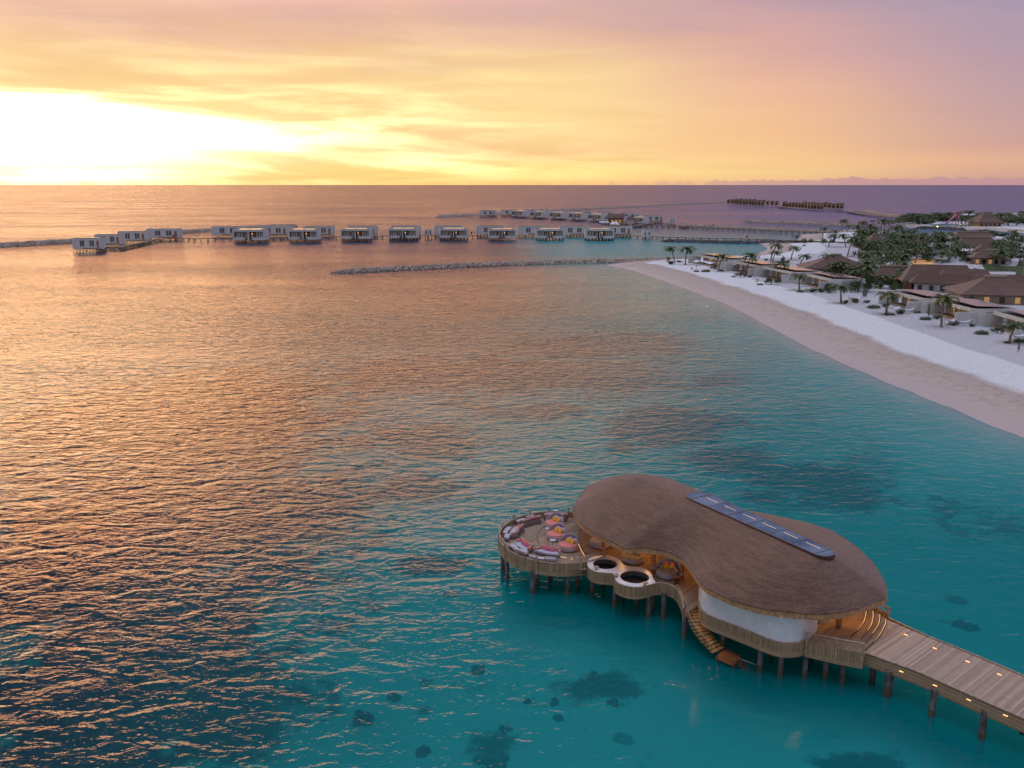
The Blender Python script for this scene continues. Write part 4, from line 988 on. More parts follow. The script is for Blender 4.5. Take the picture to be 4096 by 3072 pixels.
for (a, b), l in (((655, 612), 'hooded round daybed with pink mattress, farthest of the three on the terrace'), ((673, 722), 'hooded round daybed with pink mattress, the middle one of three on the terrace'), ((790, 828), 'hooded round daybed with pink mattress, nearest of the three on the terrace')):
    p = P1(a, b); put(db, p, R(-42), l, s=.98)
d2 = make_daybed(False, 'wicker', '', .95)
put(d2, P1(1110, 790), 0, 'plain pale round daybed under the left end of the thatched roof')
d2b = make_daybed(False, 'beige_cushion', 'yc', .98)
put(d2b, P1(1425, 940), R(-35), 'round daybed half hidden under the eave behind the larger pool')
d3 = make_daybed(True, 'beige_cushion', 'yc', .98)
put(d3, P1(1770, 1085), R(-20), 'round daybed with coral and yellow cushions between two brown columns', s=.98)
bench = make_bench()
for k, (a, b) in enumerate([(310, 572), (402, 528), (610, 502), (740, 504), (176, 662), (165, 735), (232, 838), (330, 892), (452, 948), (612, 968)]):
    p = P1(a, b); d = Vector((p[0]-TC.x, p[1]-TC.y))
    put(bench, p, face(-d.x, -d.y), 'low grey cushioned bench by the terrace parapet', s=(.9, .95, 1))
cube = make_cube()
for a, b in ((674, 490), (176, 700), (282, 868), (530, 958)):
    p = P1(a, b); d = Vector((p[0]-TC.x, p[1]-TC.y)); put(cube, p, face(d.x, d.y), 'low square table between two grey benches at the parapet')
tb = make_table()
for (a, b), l in (((598, 660), 'white pedestal side table in front of the farthest hooded daybed'), ((640, 775), 'white pedestal side table in front of the middle hooded daybed')):
    put(tb, P1(a, b, DZ+.5), R(-10), l)
stl = empty('carved_stool'); tag(stl, 'dark turned wooden stool beside the right column under the eave', 'stool')
g = MB(); g.lathe([(.22, 0), (.24, .06), (.12, .22), (.13, .3), (.27, .5), (.27, .56)], n=16); g.build('stool_body', mat('dark carved wood', (.12, .045, .025), .6, .3, 5), stl, sm=True)
put(stl, P1(1860, 1165), 0, stl['label'])
bs = empty('bar_chair'); tag(bs, 'tall wooden bar chair under the eave behind the middle column', 'chair')
g = MB(); g.box((0, 0, .72), (.4, .4, .05)); g.build('seat', M['warmwood'], bs)
for x in (-.18, .18):
    for y in (-.18, .18): g = MB(); g.tube([(x*1.15, y*1.15, 0), (x, y, .7 if y < 0 else 1.1)], .022, 5); g.build('leg', M['warmwood'], bs)
g = MB(); g.box((0, .18, 1.02), (.38, .03, .14)); g.build('backrest', M['warmwood'], bs)
put(bs, P1(1712, 975), R(30), bs['label'])
# ================= lamps that are lit in the photograph
def lamp(x, y, z, e, c=(1, .50, .16), r=.12, par=None):
    l = bpy.data.lights.new('lamp', 'POINT'); l.energy = e; l.color = c; l.shadow_soft_size = r
    o = bpy.data.objects.new('lamp_light', l); C.objects.link(o); o.location = (x, y, z); return o
for a, b, e in ((1050, 800, 30), (1300, 905, 45), (1560, 960, 55), (1800, 1010, 50), (1960, 1180, 40)):
    p = at(*z1(a, b), DZ); lamp(p.x+.3, p.y+.6, DZ+2.35, e)
for a, b, e in ((1600, 760, 110), (1800, 690, 90), (1450, 740, 40)):
    p = at(*z3(a, b), DZ); lamp(p.x, p.y+.2, DZ+2.3, e)
p = wi[3]; lamp(p.x-.3, p.y-.15, 4.95, 6, r=.04)
for t in (.62, .8): p = wi[int(len(wi)*t)]; lamp(p.x-.08, p.y-.36, 4.95, 6, r=.04)
for t in (.30, .55, .8, 1): q = sp_[min(Ln, int(t*Ln))]; lamp(q.x, q.y, 2.38-(1.9)*t+.4, 1.6, r=.12)
# ================= rubble breakwaters
def breakwater(pts, label, zt=1.7, hw=5.0, m='rock', z=.8, fade=True, step=1.6, amp=.35):
    P = resample([at(u, v, z) for u, v in pts], step); n = len(P)
    base = Vector((P[0].x, P[0].y, 0)); g = MB(); vs = []; K = 9
    for i, p in enumerate(P):
        t = (P[min(i+1, n-1)]-P[max(i-1, 0)]); t.z = 0; t.normalize(); q = Vector((-t.y, t.x, 0))
        e = min(1, (i+.3)*step/6) if fade else 1
        e = min(e, (n-1-i+.6)*step/4) if fade else e
        for k in range(K):
            s = -1+2*k/(K-1); zz = (-1.2 if abs(s) > .99 else (-.1+(zt+.1)*min(1, (1-abs(s))*1.9)))
            w_ = hw*(.45+.55*e)*s
            zz = zz*e if zz > 0 else zz
            vs.append((p.x+q.x*w_+random.gauss(0, amp*.6), p.y+q.y*w_+random.gauss(0, amp*.6), zz+random.gauss(0, amp*.5)))
    g.add(vs, [(i*K+k+1, i*K+k, (i+1)*K+k, (i+1)*K+k+1)[::-1] for i in range(n-1) for k in range(K-1)])
    g.add([vs[k] for k in range(K)], [tuple(range(K))])
    o = g.build('rock_breakwater', M[m], off=base); o.location = base
    tag(o, label, 'breakwater'); ALLTH.append(o); return o
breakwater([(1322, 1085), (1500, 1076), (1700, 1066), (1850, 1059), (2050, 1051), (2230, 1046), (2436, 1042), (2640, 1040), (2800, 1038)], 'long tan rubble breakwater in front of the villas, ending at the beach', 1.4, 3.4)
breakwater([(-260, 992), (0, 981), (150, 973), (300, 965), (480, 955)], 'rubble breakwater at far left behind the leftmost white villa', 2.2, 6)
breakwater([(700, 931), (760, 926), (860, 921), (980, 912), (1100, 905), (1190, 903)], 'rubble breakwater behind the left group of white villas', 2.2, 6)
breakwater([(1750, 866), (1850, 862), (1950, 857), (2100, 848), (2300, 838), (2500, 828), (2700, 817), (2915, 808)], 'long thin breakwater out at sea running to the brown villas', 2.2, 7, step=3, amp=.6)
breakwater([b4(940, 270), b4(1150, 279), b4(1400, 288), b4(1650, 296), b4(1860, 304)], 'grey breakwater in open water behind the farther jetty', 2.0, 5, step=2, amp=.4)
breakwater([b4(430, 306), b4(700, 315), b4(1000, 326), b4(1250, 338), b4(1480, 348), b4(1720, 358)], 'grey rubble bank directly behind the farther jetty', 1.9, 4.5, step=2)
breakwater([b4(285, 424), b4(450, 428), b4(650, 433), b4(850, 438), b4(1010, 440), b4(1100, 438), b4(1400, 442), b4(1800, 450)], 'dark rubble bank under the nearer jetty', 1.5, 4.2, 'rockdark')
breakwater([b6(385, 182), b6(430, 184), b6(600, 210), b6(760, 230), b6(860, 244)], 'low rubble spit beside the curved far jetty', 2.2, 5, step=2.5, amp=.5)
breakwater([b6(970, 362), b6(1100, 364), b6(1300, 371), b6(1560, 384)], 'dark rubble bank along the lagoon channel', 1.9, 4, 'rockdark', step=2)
# ================= jetties
def jetty(pts, label, z=2.0, w=2.4, gap=4.2, rail=None):
    P = resample([at(u, v, z) for u, v in pts], 1.5); base = Vector((P[0].x, P[0].y, 0))
    t = empty('jetty', base); tag(t, label, 'jetty'); ALLTH.append(t)
    n = len(P); g = MB(); L_ = []; R_ = []
    for i, p in enumerate(P):
        d = P[min(i+1, n-1)]-P[max(i-1, 0)]; d.z = 0; d.normalize(); q = Vector((-d.y, d.x, 0))*w/2
        L_.append(p+q); R_.append(p-q)
    vs = []
    for a, b in zip(L_, R_): vs += [(a.x, a.y, z), (b.x, b.y, z), (b.x, b.y, z-.35), (a.x, a.y, z-.35)]
    g.add(vs, [(i*4+k, (i+1)*4+k, (i+1)*4+(k+1) % 4, i*4+(k+1) % 4)[::-1] for i in range(n-1) for k in range(4)]+[(0, 1, 2, 3), (n*4-1, n*4-2, n*4-3, n*4-4)])
    g.build('decking', M['jetty'], t, off=base)
    PP = resample(P, gap)[:96]
    for i, p in enumerate(PP):
        d = PP[min(i+1, len(PP)-1)]-PP[max(i-1, 0)]; q = Vector((-d.y, d.x, 0)).normalized()*(w/2-.25)
        g = MB()
        for s in (-1, 1): g.tube([(p.x+q.x*s, p.y+q.y*s, -1.1), (p.x+q.x*s, p.y+q.y*s, z-.3)], .2, 6)
        g.tube([(p.x-q.x*1.1, p.y-q.y*1.1, z-.5), (p.x+q.x*1.1, p.y+q.y*1.1, z-.5)], .15, 4)
        g.build('pile_pair', M['thinpile'], t, off=base)
    return t
jetty([b1(350, 378), b1(450, 384), b1(560, 388), b1(620, 375), b1(760, 345), b1(870, 318), b1(980, 303), b1(1090, 300), b1(1200, 301), b1(1330, 305), b1(1470, 300), b1(1700, 296), b1(1990, 294), b1(2212, 291)], 'zigzag jetty linking the leftmost white villas')
jetty([b2(30, 290), b2(300, 287), b2(750, 283), b2(1230, 276), b2(1700, 275), b2(2100, 273), b3(530, 395), b3(1000, 396), b3(1500, 398), b3(1770, 401), b3(1850, 402), b4(300, 396), b4(620, 404), b4(980, 411), b4(1300, 422), b4(1620, 432), b4(1800, 438)], 'nearer long jetty running behind the front white villas to the sandy shore', gap=4.6)
jetty([b3(1640, 300), b3(1800, 300), b3(2212, 300), b4(450, 312), b4(800, 326), b4(1000, 334), b4(1250, 346), b4(1560, 357), b4(1700, 362)], 'farther long jetty from the back villas to the shore', w=3)
jetty([b3(1680, 300), b3(1760, 288), b3(1880, 272), b3(1960, 275), b3(2085, 288)], 'short branch jetty up to the small hut', w=2.6)
jetty([b3(255, 188), b3(330, 194), b3(380, 194), b3(470, 196), b3(640, 200)], 'small jetty between the two farthest left white villas', gap=5)
jetty([b6(130, 172), b6(262, 178), b6(300, 188), b6(400, 206), b6(550, 225), b6(700, 238), b6(850, 248)], 'curved far jetty from the brown villas to the wooded shore', w=4, gap=6)
# ================= white over-water villas
def rrect(w, d, r, n=5):
    out = []
    for cx, cy, a0 in ((w/2-r, -d/2+r, -90), (w/2-r, d/2-r, 0), (-w/2+r, d/2-r, 90), (-w/2+r, -d/2+r, 180)):
        for k in range(n+1): a = R(a0+90*k/n); out.append(Vector((cx+r*math.cos(a), cy+r*math.sin(a), 0)))
    return out
def panels(t, w, d, z, tilt=.05):
    for s in (-1, 1):
        g = MB(); g.box((s*w*.25, 0, z), (w*.47, d, .12), rx=tilt); g.build('solar_panel', M['solar'], t)
PME = {}
def piles_for(t, w, d, nx, ny, z):
    if z not in PME:
        g = MB(); g.tube([(0, 0, -1.1), (0, 0, z)], .17, 5); o = g.build('pile', M['thinpile']); PME[z] = o.data; bpy.data.objects.remove(o)
    for i in range(nx):
        for j in range(ny):
            o = bpy.data.objects.new('pile', PME[z]); C.objects.link(o); o.parent = t; o.location = (-w/2+w*i/(nx-1), -d/2+d*j/(ny-1), 0)
def make_duplex():
    t = empty('overwater_villa'); tag(t, 'x', 'villa', 'white villas standing over the water'); W_, D_ = 17.5, 10.5
    o = rrect(W_, D_, 3.0, 6); o = resample(o, .5, True)
    g = MB(); n = len(o)
    for i in range(n):
        a, b = o[i], o[(i+1) % n]; m_ = (a+b)/2
        if m_.y < -D_/2+1.4 and abs(m_.x) < 7.6:
            if abs(m_.x) > 1.7: g.strip([a, b], 1.5, 3.0, .2)
            g.strip([a, b], 5.9, 6.9, .2)
        else: g.strip([a, b], 1.5, 6.9, .2)
    g.build('wall', M['villawhite'], t)
    g = MB(); g.prism([(p.x*.985, p.y*.98) for p in o], 6.3, 6.6); g.build('roof', M['darkframe'], t)
    g = MB(); g.prism([(p.x*.985, p.y*.98) for p in o], 1.6, 2.0); g.build('floor', M['jetty'], t)
    panels(t, 12.5, 6.5, 7.0, .04)
    for s in (-1, 1):
        g = MB(); g.box((s*3.8, -D_/2+2.3, 3.9), (6.9, .1, 3.8)); gl = g.build('glazing', M['glassdark'], t)
        for k in range(5):
            if (k*s+k) % 5 == 2: continue
            g = MB(); g.box((s*(1.5+k*1.3), -D_/2+2.18, 3.9), (.95, .08, 3.7)); g.build('curtain', M['curtain'], gl)
        g = MB(); g.box((s*3.0, -D_/2+2.12, 3.6), (.8, .08, 3.2)); g.build('door', M['doorwood'], gl)
        p0 = Vector((s*1.1, -D_/2+.6, 2.3)); p1 = Vector((s*4.3, -D_/2-1.0, .25))
        g = MB()
        for k in range(8): q = p0.lerp(p1, k/7); g.box(q, (.5, 1.1, .12))
        for y in (-.5, .5): g.tube([p0+Vector((0, y, -.1)), p1+Vector((0, y, -.1))], .09, 4); g.tube([p0+Vector((0, y, .8)), p1+Vector((0, y, .7))], .05, 4)
        g.build('stair', M['jetty'], t)
        g = MB(); g.lathe([(.4, 0), (.55, .1), (.6, .5)], (s*6.4, -D_/2+1.3, 2.7), 10); g.build('bathtub', M['white'], t)
        for x in (3.6, 4.9): g = MB(); g.box((s*x, -D_/2+1.2, 2.9), (.7, 1.6, .12), rx=.1); g.build('sun_lounger', M['jetty'], t)
    g = MB(); g.box((0, -D_/2+1.0, 4.2), (.5, 2.6, 5.2)); g.build('divider_wall', M['villawhite'], t)
    g = MB(); g.box((1.4, -D_/2+2.0, 4.7), (.3, .1, .4)); g.build('wall_lamp', M['lamp'], t)
    piles_for(t, W_-1.6, D_-1.6, 9, 4, 1.6)
    return t
def make_rear():
    t = empty('overwater_villa'); tag(t, 'x', 'villa', 'white villas standing over the water'); W_, D_ = 18.5, 9.5
    o = resample(rrect(W_, D_, 2.2, 6), .6, True)
    g = MB(); g.strip(o, 1.6, 6.8, .2, closed=True); g.build('wall', M['villawhite'], t)
    g = MB(); g.prism([(p.x*.985, p.y*.98) for p in o], 6.3, 6.55); g.build('roof', M['darkframe'], t)
    panels(t, 14.5, 6.2, 6.95, -.03)
    for x in (-2.6, 3.4):
        for s in (-.75, .75): g = MB(); g.box((x+s, -D_/2-.08, 4.4), (1.15, .12, 2.9)); w_ = g.build('window', M['glassdark'], t); g = MB(); g.box((x+s, -D_/2-.16, 4.4), (.12, .06, 2.9)); g.build('shutter_slat', M['villawhite'], w_)
    g = MB(); g.box((7.0, -D_/2-.08, 4.0), (1.3, .14, 3.2)); g.build('door', M['doorwood'], t)
    g = MB(); g.box((3, -D_/2-1.0, 2.1), (11, 1.8, .25)); g.build('landing', M['jetty'], t)
    piles_for(t, W_-1.6, D_-1.4, 9, 3, 1.7)
    return t
def make_hut():
    t = empty('service_hut'); tag(t, 'x', 'hut', 'small white huts over the water')
    g = MB(); g.strip(rrect(4.6, 4.2, .5, 2), 2.2, 6.0, .2, closed=True); g.build('wall', M['villawhite'], t)
    g = MB(); g.box((0, 0, 5.8), (4.4, 4.0, .2)); g.build('roof', M['darkframe'], t)
    g = MB(); g.box((0, 0, 2.3), (4.4, 4.0, .2)); g.build('floor', M['jetty'], t)
    for x in (-1.2, 1.2): g = MB(); g.box((x, -2.16, 4.2), (.6, .12, 2.0)); g.build('window', M['glassdark'], t)
    piles_for(t, 3.8, 3.4, 3, 2, 2.3)
    return t
dup = make_duplex(); rear = make_rear(); hut = make_hut()
NTH = ['first', 'second', 'third', 'fourth', 'fifth', 'sixth', 'seventh', 'eighth', 'ninth', 'tenth', 'eleventh', 'twelfth']
fr = [(931, 1062, 972), (1152, 1275, 969), (1361, 1483, 966), (1552, 1670, 963), (1757, 1872, 962), (1952, 2065, 963), (2143, 2257, 963), (2341, 2457, 964)]
for k, (a, b, v) in enumerate(fr):
    p = at((a+b)/2, v, 0); w_ = (b-a)*(p.y+2)/F*1.005
    put(dup, (p.x, p.y+5, 0), 0, 'white over-water villa with twin balconies, %s from the left in the front row' % NTH[k], s=w_/17.6)
rw = [(841, 968, 951), (1027, 1150, 951), (1209, 1330, 950), (1387, 1505, 949), (1563, 1679, 948), (1735, 1850, 948), (1905, 2018, 948), (2073, 2187, 949), (2241, 2354, 949), (2414, 2530, 950)]
for k, (a, b, v) in enumerate(rw):
    p = at((a+b)/2, v, 0); w_ = (b-a)*(p.y)/F
    put(rear, (p.x, p.y+6, 0), R(2 if k < 3 else -1), 'white slab-sided villa behind the jetty, %s from the left in that row' % NTH[k], s=(w_/18.6, .95, 1.0))
for k, (a, b, v, l) in enumerate([(289, 402, 1009, 'leftmost white villa over the water, its deck lowest'), (378, 480, 990, 'white villa with golden roof, second from the far left'), (470, 583, 975, 'white villa with an orange door, third from the far left'), (584, 715, 962, 'white villa, fourth from the far left, at the end of the breakwater')]):
    p = at((a+b)/2, v, 0); w_ = (b-a)*(p.y)/F
    put(rear, (p.x, p.y+4, 0), R(8), l, s=(w_/18.6, .95, 1.0))
# far group
for k, (a, b, v) in enumerate([(1917, 1985, 868), (2003, 2076, 865), (2092, 2201, 863), (2204, 2276, 868), (2295, 2366, 872), (2385, 2461, 876), (2476, 2557, 882), (2570, 2654, 893)]):
    p = at((a+b)/2, v, 0); w_ = (b-a)*(p.y)/F
    put(rear, (p.x, p.y+4, 0), R(-3), 'distant white villa, %s from the left in the far group\'s back row' % NTH[k], s=(w_/18.8, 1, .95))
for k, (a, b, v) in enumerate([(2044, 2106, 872), (2118, 2183, 876), (2196, 2262, 880), (2273, 2341, 884), (2353, 2422, 889), (2440, 2500, 893), (2522, 2586, 899)]):
    p = at((a+b)/2, v, 0)
    put(dup, (p.x+2, p.y+6, 0), R(-52), 'distant white villa with its balcony turned left, %s in the far group\'s front row' % NTH[k], s=((b-a)*p.y/F)/15.5)
for (u, v), l in (((1713, 958), 'small white hut on piles between the fourth and fifth front villas'), ((2587, 962), 'small white hut on piles at the right end of the villa row'), ((2688, 901), 'small white hut at the end of the branch jetty')):
    p = at(u, v, 0); put(hut, (p.x, p.y+2, 0), R(3), l, s=1.0 if v > 930 else .95)
# over-water restaurant with brown pitched roof
p = at(2465, 905, 0); rst = empty('overwater_restaurant', (p.x, p.y+6, 0)); tag(rst, 'brown thatched restaurant on piles with white parasols in front', 'restaurant'); ALLTH.append(rst)
g = MB(); g.add([(-10, -6, 6), (6, -6, 6.6), (8, 6, 6.6), (-8, 6, 6), (-6, 0, 9.2), (7, 0, 9.8), (-10, -6, 5.7), (6, -6, 6.3), (8, 6, 6.3), (-8, 6, 5.7)], [(0, 1, 5, 4), (2, 3, 4, 5), (3, 0, 4), (1, 2, 5), (6, 7, 1, 0), (7, 8, 2, 1), (8, 9, 3, 2), (9, 6, 0, 3), (9, 8, 7, 6)]); g.build('roof', M['thatchfar'], rst)
g = MB(); g.box((0, 0, 4.1), (12, 8, 3.9)); g.build('wall', M['brownvilla'], rst)
for x in (-3, 0, 3): g = MB(); g.box((x, -4.08, 3.9), (1.6, .1, 2.0)); g.build('lit_window', M['glow'], rst)
g = MB(); g.box((0, -3, 2.0), (22, 16, .35)); g.build('deck', M['jetty'], rst)
piles_for(rst, 20, 14, 9, 5, 1.9)
g = MB(); g.add([(8, -5, 5), (15, -5, 5.2), (15, 3, 5.2), (8, 3, 5), (10, -1, 7.6), (14, -1, 7.6)], [(0, 1, 5, 4), (1, 2, 5), (2, 3, 4, 5), (3, 0, 4), (3, 2, 1, 0)]); g.build('side_roof', M['thatchfar'], rst)
g = MB(); g.box((11.5, -1, 3.5), (5, 6, 3)); g.build('side_wall', M['villawhite'], rst)
def make_umb():
    t = empty('parasol'); tag(t, 'x', 'parasol', 'white parasols')
    g = MB(); g.lathe([(1.7, 2.35), (1.68, 2.42), (.06, 3.1), (.02, 3.2)], n=8, close=False); g.build('canopy', M['canvas'], t)
    g = MB(); g.tube([(0, 0, 0), (0, 0, 3.1)], .045, 6); g.build('pole', M['rail'], t)
    return t
umb = make_umb()
for k, (u, v) in enumerate([b3(1360, 272), b3(1385, 272), b3(1420, 274), b3(1470, 292), b3(1490, 278), b3(1512, 280), b3(1522, 294), b3(1478, 284)]):
    p = at(u, v, 4.6); put(umb, (p.x, p.y, 2.2), k*.4, 'white parasol on the deck of the over-water restaurant', s=1.15, group='parasols on the restaurant deck')
# ================= brown villas far out
def make_brown():
    t = empty('timber_villa'); tag(t, 'x', 'villa', 'brown timber villas far out on the water')
    g = MB(); g.add([(-4, -5, 1.5), (4, -5, 1.5), (4, 5, 1.5), (-4, 5, 1.5), (-4.6, -5.6, 8.2), (4.6, -5.6, 9.4), (4.6, 5.6, 9.4), (-4.6, 5.6, 8.2)], [(3, 2, 1, 0), (0, 1, 5, 4), (1, 2, 6, 5), (2, 3, 7, 6), (3, 0, 4, 7)]); g.build('wall', M['brownvilla'], t)
    g = MB(); g.add([(-4.9, -5.9, 8.2), (4.9, -5.9, 9.5), (4.9, 5.9, 9.5), (-4.9, 5.9, 8.2), (-4.9, -5.9, 8.5), (4.9, -5.9, 9.8), (4.9, 5.9, 9.8), (-4.9, 5.9, 8.5)], [(3, 2, 1, 0), (4, 5, 6, 7), (0, 1, 5, 4), (1, 2, 6, 5), (2, 3, 7, 6), (3, 0, 4, 7)]); g.build('roof', M['brownroof'], t)
    g = MB(); g.box((-1, -5.15, 4.4), (4.5, .3, 4)); g.build('window', M['glassdark'], t)
    piles_for(t, 7, 9, 3, 2, 1.6); return t
br = make_brown()
bl = []
for x0, x1, y0, y1, n_ in ((838, 1110, 132, 150, 12), (1285, 1590, 160, 182, 13)):
    for k in range(n_): t_ = k/(n_-1); bl.append(('nearer', b4(x0+(x1-x0)*t_, y0+(y1-y0)*t_)))
for x0, x1, y0, y1, n_ in ((900, 1225, 124, 148, 10), (1450, 1750, 156, 178, 10)):
    for k in range(n_): t_ = k/(n_-1); bl.append(('farther', b4(x0+(x1-x0)*t_, y0+(y1-y0)*t_)))
for k, (wh, (u, v)) in enumerate(bl):
    p = at(u, v, 0); side = 'left' if u < 3125 else 'right'
    put(br, (p.x, p.y+4, 0), R(-12+random.uniform(-4, 4)), 'brown timber villa, %s row, %s cluster' % (wh, side), s=(random.uniform(.52, .62), .8, random.uniform(.72, .9)), group='brown villas, %s row, %s cluster' % (wh, side))
for a, b, c, d in ((850, 152, 1240, 157), (1240, 150, 1290, 155), (1290, 160, 1860, 190)):
    jetty([b4(a, b), b4((a+c)/2, (b+d)/2+6), b4(c, d)], 'dark boardwalk under the brown villas, %s section' % {850: 'left', 1240: 'middle', 1290: 'right'}[a], w=3.5, gap=12)
# ================= island houses with shingle roofs
def house(u, v, zr, W_, D_, rot, rl, ze=3.9, label='', lit=(), walls='tanwall', ov=1.6, z0=1.2, cap=True, gable=False):
    p = at(u, v, zr); t = empty('thatched_house', (p.x, p.y, z0), R(rot)); tag(t, label, 'house'); ALLTH.append(t)
    w, d, r = W_/2, D_/2, rl/2; e = ze-z0; z = zr-z0
    g = MB(); N = 7; vs = []
    # swept roof: a slight concave flare towards the eave
    rings = []
    for k in range(N+1):
        s = k/N; f = s**1.25*.55+s*.45
        hx = r+(w-r)*(1-s); hy = d*(1-s)+.02; zz = e+(z-e)*f
        if gable: hx = w-(w-r)*s
        rings.append((hx, hy, zz))
    for hx, hy, zz in [(rings[0][0], rings[0][1], e-.28)]+rings:
        M_ = 8
        for a, b in (((-hx, -hy), (hx, -hy)), ((hx, -hy), (hx, hy)), ((hx, hy), (-hx, hy)), ((-hx, hy), (-hx, -hy))):
            for q in range(M_): vs.append((a[0]+(b[0]-a[0])*q/M_, a[1]+(b[1]-a[1])*q/M_, zz+random.gauss(0, .03)))
    n_ = 32; rows = len(rings)+1
    g.add(vs, [(j*n_+i, j*n_+(i+1) % n_, (j+1)*n_+(i+1) % n_, (j+1)*n_+i) for j in range(rows-1) for i in range(n_)]+[tuple(range(n_))[::-1], tuple((rows-1)*n_+i for i in range(n_))])
    ro = g.build('roof', M['thatchfar'], t)
    if cap: g = MB(); g.box((0, 0, z+.1), (rl+1.2, 1.0, .5)); g.build('ridge_cap', M['tanwall'], ro)
    g = MB(); g.box((0, 0, (e-.15)/2), (W_-2*ov, D_-2*ov, e-.15+.001)); wl = g.build('wall', M[walls], t)
    for k in range(5): x = -w+ov+(W_-2*ov)*(k+.5)/5; g = MB(); g.box((x, -d+ov-.04, e*.42), (1.3, .12, e*.62)); g.build('window' if k not in lit else 'lit_window', M['glow'] if k in lit else M['glassdark'], wl)
    for sx in (-1, 1):
        for sy in (-1, 1): g = MB(); g.tube([(sx*(w-.5), sy*(d-.5), 0), (sx*(w-.5), sy*(d-.5), e-.1)], .14, 6); g.build('post', M['warmwood'], t)
    return t
def hs(f, a, b, *r, **k): u, v = f(a, b); return house(u, v, *r, **k)
hs(b6, 125, 662, 8.3, 25, 17, -8, 2.5, label='brown pyramid-roofed house behind the beach villas', lit=(1,))
hs(b6, 975, 442, 8.0, 22, 13, -6, 11, label='long brown-roofed hall facing the pool', lit=(0, 2, 4))
hs(b6, 560, 432, 8.5, 15, 14, 0, 1, label='steep brown conical roof among palms left of the long hall', lit=(1, 3))
hs(b6, 1690, 470, 8.0, 20, 13, -10, 13, label='brown gabled hall with lit wooden front, right of the pool', lit=(0, 1, 2, 3), gable=True)
hs(b6, 1640, 408, 6.5, 22, 9, -4, 16, label='low long brown roof behind the gabled hall', walls='brownvilla')
hs(b6, 1850, 535, 7.2, 14, 10, -14, 7, label='brown roof adjoining the gabled hall on its right', gable=True, cap=False)
hs(b6, 1830, 612, 6.8, 15, 11, -18, 6, label='brown-roofed house with pale lit walls at the right edge of the lawn', lit=(0, 2))
hs(b6, 1270, 775, 8.6, 23, 13, -14, 16, label='large brown double roof in the middle of the village', lit=(1, 3), gable=True, cap=False)
hs(b6, 1560, 822, 7.8, 18, 12, -14, 12, label='lower brown roof overlapping the front of the large double roof', gable=True, cap=False)
hs(b6, 760, 790, 6.8, 14, 9, -12, 7, label='low brown roof with warmly lit tan wall among palms', lit=(1, 2))
hs(b6, 1320, 880, 6.6, 19, 6, -22, 14, label='long low brown roof over a whitewashed wall', walls='beachwhite', cap=False)
hs(b6, 2020, 885, 7.2, 16, 9, -8, 9, label='brown roof at the right edge behind the broad pyramid roof', cap=False)
hs(b6, 1900, 905, 8.2, 23, 17, -10, 4.5, label='broad brown pyramid roof nearest the beach villas, posts lit from inside', lit=(1, 3, 4))
hs(b6, 1790, 186, 12, 20, 20, 0, 2, ze=4.5, label='dark round tall roof among the trees on the far shore', walls='brownvilla', cap=False)
# tan garden walls, warmly lit
for k, (a, b, c, d, h_) in enumerate([(690, 850, 950, 880, 3.4), (940, 1000, 1110, 1020, 3.6), (1110, 1010, 1470, 1050, 3.4)]):
    p, q = at(*b6(a, b+40), 1.2), at(*b6(c, d+40), 1.2); g = MB(); g.strip([Vector((0, 0, 0)), q-p], 0, h_, .3); o = g.build('garden_wall', M['tanwall' if k < 2 else 'beachwhite']); o.location = p
    tag(o, ['tan garden wall lit warm below the low palm-shaded roof', 'tan garden wall with uplight left of the whitewashed wall', 'long whitewashed garden wall behind the solar-roofed villas'][k], 'wall'); ALLTH.append(o)
# ================= beach villas
def make_beachvilla():
    t = empty('beach_villa'); tag(t, 'x', 'villa', 'flat-roofed beach villas with solar panels'); W_, D_ = 24.0, 9.0
    def out(w0, w1, d0, d1, r):
        pts = [Vector((w0, d0, 0))]
        for k in range(7): a = R(-90+90*k/6); pts.append(Vector((w1-r+r*math.cos(a), d0+r+r*math.sin(a), 0)))
        return pts+[Vector((w1, d1, 0)), Vector((w0, d1, 0))]
    o = out(0, W_, 0, D_, 2.0)
    g = MB(); g.strip(o, 2.75, 3.6, .18, closed=True); g.build('fascia', M['beachwhite'], t)
    g = MB(); g.prism([(p.x, p.y) for p in out(.1, W_-.1, .1, D_-.1, 1.9)], 2.95, 3.32); g.build('roof', M['darkframe'], t)
    for x, y in ((6.4, 5.0), (16.6, 4.7)): g = MB(); g.box((x, y, 3.85), (9.8, 6.4, .12), rx=-.045, ry=.01); g.build('solar_panel', M['solar'], t)
    g = MB(); g.box((11.9, 5.6, 1.4), (22.4, 6.2, 2.75)); g.build('wall', M['beachwhite'], t)
    for k in range(14):
        g = MB(); g.box((1.7+k*1.55, 2.43, 1.35), (1.28, .08, 2.5)); w_ = g.build('window', M['curtain'] if k not in (3, 9) else M['glow'], t)
        g = MB(); g.box((1.7+k*1.55+.76, 2.36, 1.35), (.10, .1, 2.6)); g.build('frame', M['brownvilla'], w_)
    g = MB(); g.box((12, 0.6, .12), (24, 4.0, .24)); g.build('terrace', M['jetty'], t)
    for x, l in ((-.6, 5.0), (W_+.4, 6.5)):
        g = MB(); g.box((x, -l/2+2.2, 1.45), (.3, l, 2.9)); g.build('privacy_wall', M['beachwhite'], t)
    g = MB(); g.box((7, 2.35, 2.3), (.18, .12, .3)); g.build('wall_lamp', M['lamp'], t)
    return t
bv = make_beachvilla()
